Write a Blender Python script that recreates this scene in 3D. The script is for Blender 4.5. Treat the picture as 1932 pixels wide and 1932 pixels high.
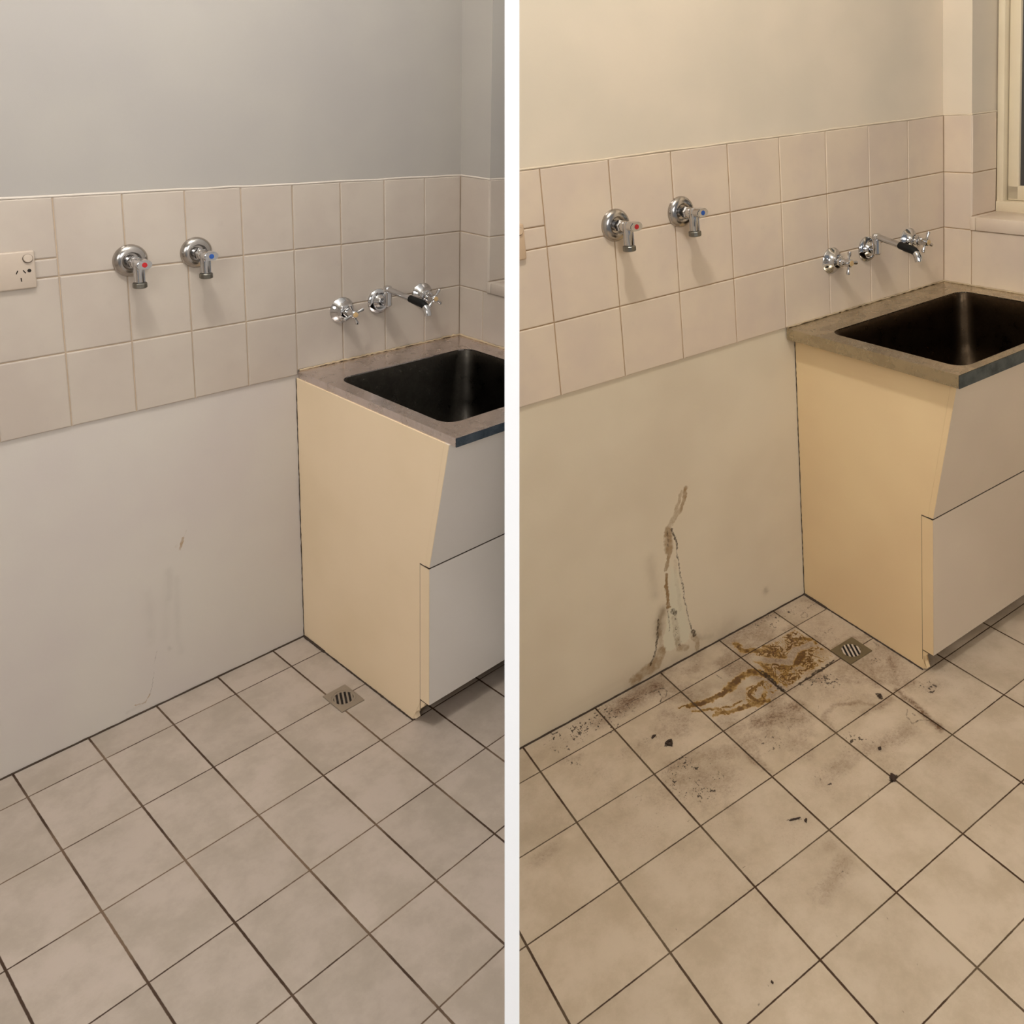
import bpy, bmesh, math, random
import numpy as np
from mathutils import Vector, Matrix

for o in list(bpy.data.objects): bpy.data.objects.remove(o)
random.seed(7)
SC = bpy.context.scene
COL = SC.collection

EXPOSURE = 0.33
WORLD_S = .30
LAMPS = {'A': (43, (1, .97, .93)), 'B': (65, (1, .96, .90))}
FILL_DISCS = [((-.75, -1.0, 2.1), 17, (1, .98, .96), 1.0), ((1.0, -1.1, 2.1), 17, (1, .98, .96), 1.0)]  # added soft fill from behind the camera, not lamps of the place

# ------------------------------------------------------------------ camera
F_PX, PPX, PPY, PITCH, ROLL = 1598.103, 1150.0, 500.0, 0.198435, 0.0184093
CAM_H = 1.62
def rx(a): return Matrix.Rotation(a, 3, 'X')
def rz(a): return Matrix.Rotation(a, 3, 'Z')
RC = rz(ROLL) @ rx(-(math.pi/2 - PITCH))           # world -> camera
cam_data = bpy.data.cameras.new('camera')
cam = bpy.data.objects.new('camera', cam_data); COL.objects.link(cam)
cam_data.sensor_fit = 'HORIZONTAL'; cam_data.sensor_width = 36
cam_data.lens = 36 * F_PX / 1932
cam_data.shift_x = (966 - PPX) / 1932; cam_data.shift_y = (PPY - 966) / 1932
cam_data.clip_start = .02
cam.matrix_world = Matrix.Translation((0, 0, CAM_H)) @ RC.transposed().to_4x4()
SC.camera = cam

# ------------------------------------------------------------------ world, exposure
SC.view_settings.view_transform = 'Standard'
SC.view_settings.look = 'None'
SC.view_settings.gamma = 1
SC.view_settings.use_curve_mapping = False
SC.view_settings.exposure = EXPOSURE
world = bpy.data.worlds.new('world'); SC.world = world; world.use_nodes = True
world.node_tree.nodes['Background'].inputs[0].default_value = (.55, .58, .62, 1)
world.node_tree.nodes['Background'].inputs[1].default_value = WORLD_S

# ------------------------------------------------------------------ the two rooms
ROOM = {
 'A': dict(R=[[0.6685436, -0.7411389, 0.0613405], [0.7425527, 0.6697876, -0.0003787], [-0.0408045, 0.0458017, 0.9981168]], T=[-0.802798, 2.402291, 0.047192], a=-0.045427, x4=-0.188423, w=0.138812, wr=0.142376, zt=1.348503, h=0.177489, xF=-0.92418, d1=0.10045, fy=0.207409, fx=0.158949,
           xc=-0.191293, base=0.513505, Db=.669, tb=.022, zs=0.461664, dd=0.579783, zd=0.078047, sd=0.134953, s2=0.114545, zb=0.828207, rd=.075,
           ytop=.650, k=1.0, lamp=(-.95, -.94, 3.12)),
 'B': dict(R=[[0.8298675, -0.5545785, -0.0613405], [0.5556054, 0.831446, -0.0003787], [0.0512113, -0.0337669, 0.9981168]], T=[0.524877, 2.404193, 0.030113], a=0.041478, x4=0.060354, w=0.195264, wr=0.191637, zt=1.462877, h=0.188642, xF=-0.928217, d1=0.099856, fy=0.183242, fx=0.221824,
           xc=.098, base=0.458252, Db=0.595251, tb=.034, zs=0.464951, dd=0.49283, zd=0.062456, sd=0.108593, s2=0.111635, zb=0.89711, rd=.135,
           ytop=.566, k=1.08, lamp=(-.98, -.84, 3.12)),
}
SEAM = Vector((1, 0, (966 - PPX) / F_PX))           # camera-space normal of the partition plane
SEAM_OFF = 14 / F_PX
PART_D = .80                                         # depth of the partition's near edge
def seam_world():
    n = RC.transposed() @ SEAM
    return n, Vector((0, 0, CAM_H))
for k, r in ROOM.items():
    r['M'] = Matrix(r['R']); r['Tv'] = Vector(r['T'])
    r['X8'] = r['x4'] + 4 * r['wr']
    n, c = seam_world()
    nl = r['M'].transposed() @ n
    cl = r['M'].transposed() @ (c - r['Tv'])
    off = SEAM_OFF * PART_D * (-1 if k == 'A' else 1)
    r['cut_n'] = nl.normalized()
    r['cut_p'] = cl + r['cut_n'] * (off / nl.length)
def S(r, p):                                         # plan angle of the corner
    return Vector((p[0] + p[1] * math.sin(r['a']), p[1] * math.cos(r['a']), p[2]))
def to_world(r, p): return r['M'] @ Vector(p) + r['Tv']

# light: one ceiling lamp per room, two added fill discs behind the camera
for k, (e, colr) in LAMPS.items():
    r = ROOM[k]
    l = bpy.data.lights.new('ceiling_light', 'POINT'); l.energy = e; l.color = colr; l.shadow_soft_size = .075
    o = bpy.data.objects.new('ceiling_light', l); COL.objects.link(o)
    o.location = to_world(r, S(r, (r['lamp'][0], r['lamp'][1], r['lamp'][2] - .16)))
for loc, e, colr, sz in FILL_DISCS:
    l = bpy.data.lights.new('fill_light', 'AREA'); l.energy = e; l.shape = 'DISK'; l.size = sz; l.color = colr
    o = bpy.data.objects.new('fill_light', l); COL.objects.link(o); o.location = loc
    d = Vector((-.1, 2.2, .9)) - o.location
    o.rotation_euler = d.to_track_quat('-Z', 'Y').to_euler()

# ------------------------------------------------------------------ node helpers
def lin(c):
    return tuple((v/12.92 if v <= .04045 else ((v+.055)/1.055)**2.4) for v in c)
def c8(r, g, b): return lin((r/255, g/255, b/255))
class NT:
    def __init__(s, name):
        s.m = bpy.data.materials.new(name); s.m.use_nodes = True
        s.t = s.m.node_tree; s.b = s.t.nodes['Principled BSDF']
    def n(s, typ, **kw):
        x = s.t.nodes.new(typ)
        for a, b in kw.items(): setattr(x, a, b)
        return x
    def l(s, a, b): s.t.links.new(a, b)
    def put(s, sock, v):
        if isinstance(v, bpy.types.NodeSocket): s.l(v, sock)
        elif isinstance(v, (tuple, list)) and len(v) == 3 and sock.type == 'RGBA': sock.default_value = (*v, 1)
        else: sock.default_value = v
    def math(s, op, a, b=0., c=None, clamp=False):
        x = s.n('ShaderNodeMath', operation=op, use_clamp=clamp); s.put(x.inputs[0], a); s.put(x.inputs[1], b)
        if c is not None: s.put(x.inputs[2], c)
        return x.outputs[0]
    def mix(s, f, a, b, mode='MIX'):
        x = s.n('ShaderNodeMix', data_type='RGBA', blend_type=mode)
        s.put(x.inputs[0], f); s.put(x.inputs[6], a); s.put(x.inputs[7], b); return x.outputs[2]
    def noise(s, vec, scale, detail=4, rough=.55, dist=0.):
        x = s.n('ShaderNodeTexNoise'); s.l(vec, x.inputs['Vector']); x.inputs['Scale'].default_value = scale
        x.inputs['Detail'].default_value = detail; x.inputs['Roughness'].default_value = rough; x.inputs['Distortion'].default_value = dist
        return x.outputs[0]
    def ramp(s, v, lo, hi, a=0., b=1.):
        x = s.n('ShaderNodeMapRange', interpolation_type='SMOOTHSTEP'); s.put(x.inputs[0], v)
        x.inputs[1].default_value = lo; x.inputs[2].default_value = hi; x.inputs[3].default_value = a; x.inputs[4].default_value = b
        return x.outputs[0]
    def attr(s, name):
        x = s.n('ShaderNodeAttribute'); x.attribute_name = name; return x.outputs['Vector']
    def sep(s, v):
        x = s.n('ShaderNodeSeparateXYZ'); s.l(v, x.inputs[0]); return x.outputs
    def bump(s, h, strength, dist=.01):
        x = s.n('ShaderNodeBump'); s.put(x.inputs['Height'], h); x.inputs['Strength'].default_value = strength
        x.inputs['Distance'].default_value = dist; s.l(x.outputs[0], s.b.inputs['Normal'])
    def fin(s, col=None, rough=.5, metal=0., spec=.5):
        if col is not None: s.put(s.b.inputs['Base Color'], col)
        s.put(s.b.inputs['Roughness'], rough); s.put(s.b.inputs['Metallic'], metal)
        s.b.inputs['Specular IOR Level'].default_value = spec
        return s.m

def paint(name, c, c2=None, rough=.6, scale=3., spec=.3, bump=.03, bscale=350):
    t = NT(name); v = t.attr('rc')
    n1 = t.noise(v, scale, 3)
    col = t.mix(t.ramp(n1, .35, .65), c, c2 or tuple(x*.93 for x in c))
    t.bump(t.noise(v, bscale, 2), bump, .002)
    return t.fin(col, rough, 0, spec)
def plain(name, c, rough=.5, metal=0., spec=.5, var=.06, scale=60):
    t = NT(name); v = t.attr('rc')
    n1 = t.noise(v, scale, 3)
    col = t.mix(n1, tuple(x*(1-var) for x in c), tuple(min(1, x*(1+var)) for x in c))
    r = t.ramp(n1, .3, .7, rough*.85, rough*1.15)
    return t.fin(col, r, metal, spec)

def floor_mat(name, r, tile, tile2, grout, grout2, dirty=False):
    t = NT(name); v = t.attr('rc'); x, y, z = t.sep(v)
    u = t.math('DIVIDE', t.math('SUBTRACT', x, r['xF']), r['fx'])
    w = t.math('DIVIDE', t.math('SUBTRACT', t.math('MULTIPLY', y, -1.), r['d1']), r['fy'])
    du = t.math('MULTIPLY', t.math('PINGPONG', u, .5), r['fx'])
    dw = t.math('MULTIPLY', t.math('PINGPONG', w, .5), r['fy'])
    dw = t.math('MINIMUM', dw, t.math('ABSOLUTE', y))
    wob = t.math('MULTIPLY', t.math('SUBTRACT', t.noise(v, 90, 3), .5), .0016)
    du = t.math('ADD', du, wob); dw = t.math('ADD', dw, wob)
    gu = t.ramp(du, .0016, .0030, 1., 0.); gw = t.ramp(dw, .0009, .0022, 1., 0.)
    g = t.math('MAXIMUM', gu, gw)
    # per tile tone
    cell = t.n('ShaderNodeCombineXYZ'); t.l(t.math('FLOOR', u), cell.inputs[0]); t.l(t.math('FLOOR', w), cell.inputs[1])
    wn = t.n('ShaderNodeTexWhiteNoise', noise_dimensions='3D'); t.l(cell.outputs[0], wn.inputs['Vector'])
    off = t.n('ShaderNodeVectorMath', operation='MULTIPLY_ADD'); t.l(wn.outputs['Color'], off.inputs[0]); off.inputs[1].default_value = (7, 7, 7); t.l(v, off.inputs[2])
    cloud = t.noise(off.outputs[0], 9, 7, .68)
    fine = t.noise(v, 160, 4, .6)
    col = t.mix(t.ramp(cloud, .36, .66), tile, tile2)
    tone = t.ramp(wn.outputs['Value'], 0, 1, .96, 1.04)
    tn = t.n('ShaderNodeVectorMath', operation='SCALE'); t.l(col, tn.inputs[0]); t.l(tone, tn.inputs['Scale']); col = tn.outputs[0]
    col = t.mix(t.ramp(fine, .62, .8, 0, .22), col, tuple(c*.7 for c in tile2))
    gcol = t.mix(t.ramp(t.noise(v, 4.5, 3), .42, .6), grout, grout2)
    rough = .42
    if dirty:
        st = t.sep(t.attr('stain'))
        hf = t.noise(v, 260, 4, .7)
        yel = t.ramp(t.math('ADD', st[0], t.math('MULTIPLY', t.math('SUBTRACT', hf, .5), .25)), .12, .9)
        soft = t.math('MULTIPLY', st[2], t.ramp(t.noise(v, 120, 5, .75), .3, .68, .45, 1.15), clamp=True)
        drk = t.ramp(t.math('ADD', st[1], t.math('MULTIPLY', t.math('SUBTRACT', hf, .5), .3)), .2, .8)
        col = t.mix(soft, col, c8(98, 68, 44))
        ycol = t.mix(t.ramp(t.math('ADD', st[0], t.math('MULTIPLY', t.math('SUBTRACT', hf, .5), .35)), .40, 1.05), c8(172, 132, 48), c8(82, 50, 9))
        col = t.mix(t.math('MULTIPLY', yel, .93, clamp=True), col, ycol)
        rough = t.ramp(yel, 0, 1, .42, .2)
        spk = t.math('MULTIPLY', t.ramp(t.noise(v, 210, 3, .6), .56, .68), t.math('MULTIPLY', soft, 1.5, clamp=True), clamp=True)
        col = t.mix(t.math('MULTIPLY', spk, .75), col, c8(74, 50, 28))
        gcol = t.mix(t.math('MULTIPLY', soft, 1.4, clamp=True), gcol, c8(43, 22, 6))
    col = t.mix(g, col, gcol)
    if dirty:
        col = t.mix(t.math('MULTIPLY', drk, .92), col, c8(34, 19, 10))
    h = t.math('ADD', t.math('MULTIPLY', g, -1.), t.math('MULTIPLY', cloud, .12))
    t.bump(h, .35, .0012)
    return t.fin(col, rough, 0, .4)

def wall_mat(name, up, up2, low, low2, r, sc1, sc2):
    """painted wall: one tone above the tiles, another under them, runs and grime as a shape attribute"""
    t = NT(name); v = t.attr('rc'); x, y, z = t.sep(v)
    n1 = t.noise(v, 2.2, 3)
    a = t.mix(t.ramp(n1, .35, .65), up, up2); b = t.mix(t.ramp(n1, .35, .65), low, low2)
    col = t.mix(t.ramp(z, r['zt'] - .2, r['zt'] - .19, 1, 0), a, b)
    st = t.sep(t.attr('stain')); hf = t.noise(v, 420, 3, .7)
    n = t.math('MULTIPLY', t.math('SUBTRACT', hf, .5), .5)
    soft = t.math('MULTIPLY', st[2], .6, clamp=True)
    col = t.mix(t.math('MULTIPLY', st[2], -.7, clamp=True), col, c8(214, 208, 184))
    col = t.mix(soft, col, sc1[2])
    col = t.mix(t.math('MULTIPLY', t.ramp(t.math('ADD', st[0], n), .1, 1.), .85), col, sc1[0])
    col = t.mix(t.math('MULTIPLY', t.ramp(t.math('ADD', st[1], n), .2, .95), .85), col, sc1[1])
    t.bump(t.noise(v, 300, 2), .04, .002)
    return t.fin(col, .55, 0, .3)

def tile_mat(name, c, c2):
    t = NT(name); v = t.attr('rc'); g = t.n('ShaderNodeObjectInfo')
    n1 = t.noise(v, 5, 3)
    col = t.mix(t.ramp(n1, .35, .65), c, c2)
    col = t.mix(t.ramp(t.noise(v, 30, 5, .7), .55, .8, 0, .25), col, tuple(x*.88 for x in c2))
    t.bump(t.noise(v, 14, 2), .10, .004)
    return t.fin(col, .27, 0, .45)

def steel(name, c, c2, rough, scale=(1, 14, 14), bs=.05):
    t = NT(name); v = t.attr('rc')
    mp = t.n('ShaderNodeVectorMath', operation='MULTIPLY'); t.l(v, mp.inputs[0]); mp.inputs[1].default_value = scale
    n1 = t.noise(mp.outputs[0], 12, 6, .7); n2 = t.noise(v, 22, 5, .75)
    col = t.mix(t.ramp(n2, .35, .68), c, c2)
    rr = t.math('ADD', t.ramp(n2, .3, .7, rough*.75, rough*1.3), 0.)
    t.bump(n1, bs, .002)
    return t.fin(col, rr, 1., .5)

# ------------------------------------------------------------------ mesh helpers
BM = bmesh.new
def box(bm, x0, x1, y0, y1, z0, z1, bev=0., seg=2):
    vs = [bm.verts.new((x, y, z)) for x in (x0, x1) for y in (y0, y1) for z in (z0, z1)]
    q = [(0,1,3,2), (4,6,7,5), (0,4,5,1), (2,3,7,6), (0,2,6,4), (1,5,7,3)]
    fs = [bm.faces.new([vs[i] for i in f]) for f in q]
    if bev:
        es = list({e for f in fs for e in f.edges})
        bmesh.ops.bevel(bm, geom=es, offset=bev, segments=seg, affect='EDGES', profile=.5)
def lathe(bm, prof, o, ax, n=40, ell=None):
    """prof: (radius, height) along unit axis ax from point o"""
    ax = Vector(ax).normalized(); o = Vector(o)
    u = ax.orthogonal().normalized(); w = ax.cross(u)
    rings = []
    for r_, h in prof:
        if r_ < 1e-6: rings.append([bm.verts.new(o + ax*h)])
        else: rings.append([bm.verts.new(o + ax*h + (u*math.cos(2*math.pi*i/n) + w*math.sin(2*math.pi*i/n))*r_) for i in range(n)])
    for a, b in zip(rings, rings[1:]):
        for i in range(n):
            j = (i+1) % n
            if len(a) == 1 and len(b) == 1: continue
            if len(a) == 1: bm.faces.new((a[0], b[i], b[j]))
            elif len(b) == 1: bm.faces.new((a[i], b[0], a[j]))
            else: bm.faces.new((a[i], b[i], b[j], a[j]))
def cyl(bm, p, q, r0, r1=None, n=28, rim=.0012):
    p, q = Vector(p), Vector(q); r1 = r1 or r0; L = (q-p).length; e = min(rim, L*.3, r0*.5)
    lathe(bm, [(0, 0), (r0-e, 0), (r0, e), (r1, L-e), (r1-e, L), (0, L)], p, q-p, n)
def tube(bm, pts, rad, n=20):
    pts = [Vector(p) for p in pts]; rad = rad if isinstance(rad, (list, tuple)) else [rad]*len(pts)
    prev = None; u = None; rings = []
    for i, p in enumerate(pts):
        d = (pts[min(i+1, len(pts)-1)] - pts[max(i-1, 0)]).normalized()
        u = d.orthogonal().normalized() if u is None else (u - d*u.dot(d)).normalized()
        w = d.cross(u)
        rings.append([bm.verts.new(p + (u*math.cos(2*math.pi*k/n) + w*math.sin(2*math.pi*k/n))*rad[i]) for k in range(n)])
    for a, b in zip(rings, rings[1:]):
        for k in range(n): bm.faces.new((a[k], a[(k+1) % n], b[(k+1) % n], b[k]))
    bm.faces.new(rings[0]); bm.faces.new(list(reversed(rings[-1])))
def prism(bm, poly, a, b, axis, bev=0.):
    """polygon (2-tuples in the other two axes) extruded from a to b along axis"""
    def P(u, v, w): return {'x': (w, u, v), 'y': (u, w, v), 'z': (u, v, w)}[axis]
    lo = [bm.verts.new(P(u, v, a)) for u, v in poly]; hi = [bm.verts.new(P(u, v, b)) for u, v in poly]
    n = len(poly)
    fs = [bm.faces.new(lo), bm.faces.new(list(reversed(hi)))]
    for i in range(n): fs.append(bm.faces.new((lo[i], hi[i], hi[(i+1) % n], lo[(i+1) % n])))
    if bev: bmesh.ops.bevel(bm, geom=list({e for f in fs for e in f.edges}), offset=bev, segments=2, affect='EDGES')

def tag(o, label=None, cat=None, group=None, kind=None):
    if label: o['label'] = label
    if cat: o['category'] = cat
    if group: o['group'] = group
    if kind: o['kind'] = kind
    return o
def obj(name, bm, m, room, parent=None, base=(0, 0, 0), smooth=True, skew=True, cut=True, attrs=None, angle=35):
    """room-space bmesh -> object standing in that room; base is the thing's origin in room space"""
    r = ROOM[room]
    bmesh.ops.recalc_face_normals(bm, faces=bm.faces)
    lay = bm.verts.layers.float_vector.new('rc')
    for v in bm.verts:
        v[lay] = v.co.copy()
        if skew: v.co = S(r, v.co)
    if cut:
        n = r['cut_n']; p = r['cut_p']
        sgn = 1 if room == 'B' else -1
        if any(sgn * (v.co - p).dot(n) < 0 for v in bm.verts):
            g = bm.verts[:] + bm.edges[:] + bm.faces[:]
            res = bmesh.ops.bisect_plane(bm, geom=g, plane_co=p, plane_no=n * (1 if room == 'A' else -1), clear_outer=True, dist=1e-6)
            ed = [e for e in res['geom_cut'] if isinstance(e, bmesh.types.BMEdge)]
            ed = [e for e in ed if e.is_valid and e.is_boundary]
            if ed and len(bm.verts) < 20000:
                bmesh.ops.holes_fill(bm, edges=ed, sides=0)
    b = Vector(base) if not skew else S(r, base)
    pb = Vector(parent['_base']) if parent is not None else b
    for v in bm.verts: v.co -= pb
    me = bpy.data.meshes.new(name); bm.to_mesh(me); bm.free()
    me.materials.append(m)
    if smooth:
        me.polygons.foreach_set('use_smooth', [True]*len(me.polygons))
        try: me.set_sharp_from_angle(angle=math.radians(angle))
        except Exception: pass
    o = bpy.data.objects.new(name, me); COL.objects.link(o)
    if parent is not None: o.parent = parent; o['_base'] = list(pb)
    else:
        o.matrix_world = Matrix.Translation(to_world(r, b)) @ r['M'].to_4x4(); o['_base'] = list(b)
    return o
def thing(name, room, base, label, cat, group=None, skew=True):
    r = ROOM[room]; b = S(r, base) if skew else Vector(base)
    o = bpy.data.objects.new(name, None); COL.objects.link(o); o.empty_display_size = .05
    o.matrix_world = Matrix.Translation(to_world(r, b)) @ r['M'].to_4x4(); o['_base'] = list(b)
    return tag(o, label, cat, group)

# ------------------------------------------------------------------ stain painting (shapes of dried runs and grime)
def vnoise(x, y, s, seed):
    rng = np.random.RandomState(seed); T = rng.rand(256, 256)
    x = x*s + 91.7; y = y*s + 37.3
    xi = np.floor(x).astype(int); yi = np.floor(y).astype(int); fx = x-xi; fy = y-yi
    fx = fx*fx*(3-2*fx); fy = fy*fy*(3-2*fy)
    g = lambda a, b: T[a % 256, b % 256]
    return (g(xi, yi)*(1-fx)+g(xi+1, yi)*fx)*(1-fy) + (g(xi, yi+1)*(1-fx)+g(xi+1, yi+1)*fx)*fy
def fbm(x, y, s, seed, o=4):
    t = 0; a = .5
    for i in range(o): t = t + a*vnoise(x, y, s*2**i, seed+i*13); a *= .5
    return t / (1-.5**o)
def segdist(x, y, pts):
    d = np.full(x.shape, 9.)
    for (ax, ay), (bx, by) in zip(pts, pts[1:]):
        vx, vy = bx-ax, by-ay; L = vx*vx+vy*vy+1e-12
        t = np.clip(((x-ax)*vx+(y-ay)*vy)/L, 0, 1)
        d = np.minimum(d, np.hypot(x-ax-t*vx, y-ay-t*vy))
    return d
def inpoly(x, y, poly):
    """signed distance-like mask: positive inside"""
    ins = np.zeros(x.shape, bool); n = len(poly)
    for i in range(n):
        (ax, ay), (bx, by) = poly[i], poly[(i+1) % n]
        c = ((ay > y) != (by > y)) & (x < (bx-ax)*(y-ay)/((by-ay) or 1e-9)+ax); ins ^= c
    d = segdist(x, y, poly+[poly[0]])
    return np.where(ins, d, -d)
def sm(v, lo, hi):
    t = np.clip((v-lo)/(hi-lo), 0, 1); return t*t*(3-2*t)
def strokes(x, y, ch, L, warp, seed=3):
    for c, w, s, pts in L:
        P = np.array(pts); m = (x > P[:, 0].min()-w*2-.02) & (x < P[:, 0].max()+w*2+.02) & (y > P[:, 1].min()-w*2-.02) & (y < P[:, 1].max()+w*2+.02)
        if not m.any(): continue
        X, Y = x[m], y[m]
        k = min(warp, w*.9)
        wx = X + k*2*(fbm(X, Y, 60, seed)-.5) + k*(vnoise(X, Y, 220, seed+9)-.5)
        wy = Y + k*2*(fbm(X, Y, 60, seed+5)-.5) + k*(vnoise(X, Y, 220, seed+19)-.5)
        d = segdist(wx, wy, pts)
        if c == 2: v = s*np.exp(-(d/(w*.75))**2)*(.45+.9*fbm(X, Y, 45, seed+2))
        elif c == 0: v = s*sm(-d, -w*.80, -w*.36)*(.52+.75*fbm(X, Y, 90, seed+4))
        else: v = s*sm(-d, -w*.85, -w*.35)*(.5+.8*vnoise(X, Y, 300, seed+4))
        ch[c][m] = np.maximum(ch[c][m], v)
def worms(x, y, s, seed, wx=.02):
    X = x + wx*(fbm(x, y, 28, seed)-.5)*2; Y = y + wx*(fbm(x, y, 28, seed+7)-.5)*2
    return 1-np.abs(2*fbm(X, Y, s, seed+3, 3)-1)

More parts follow.
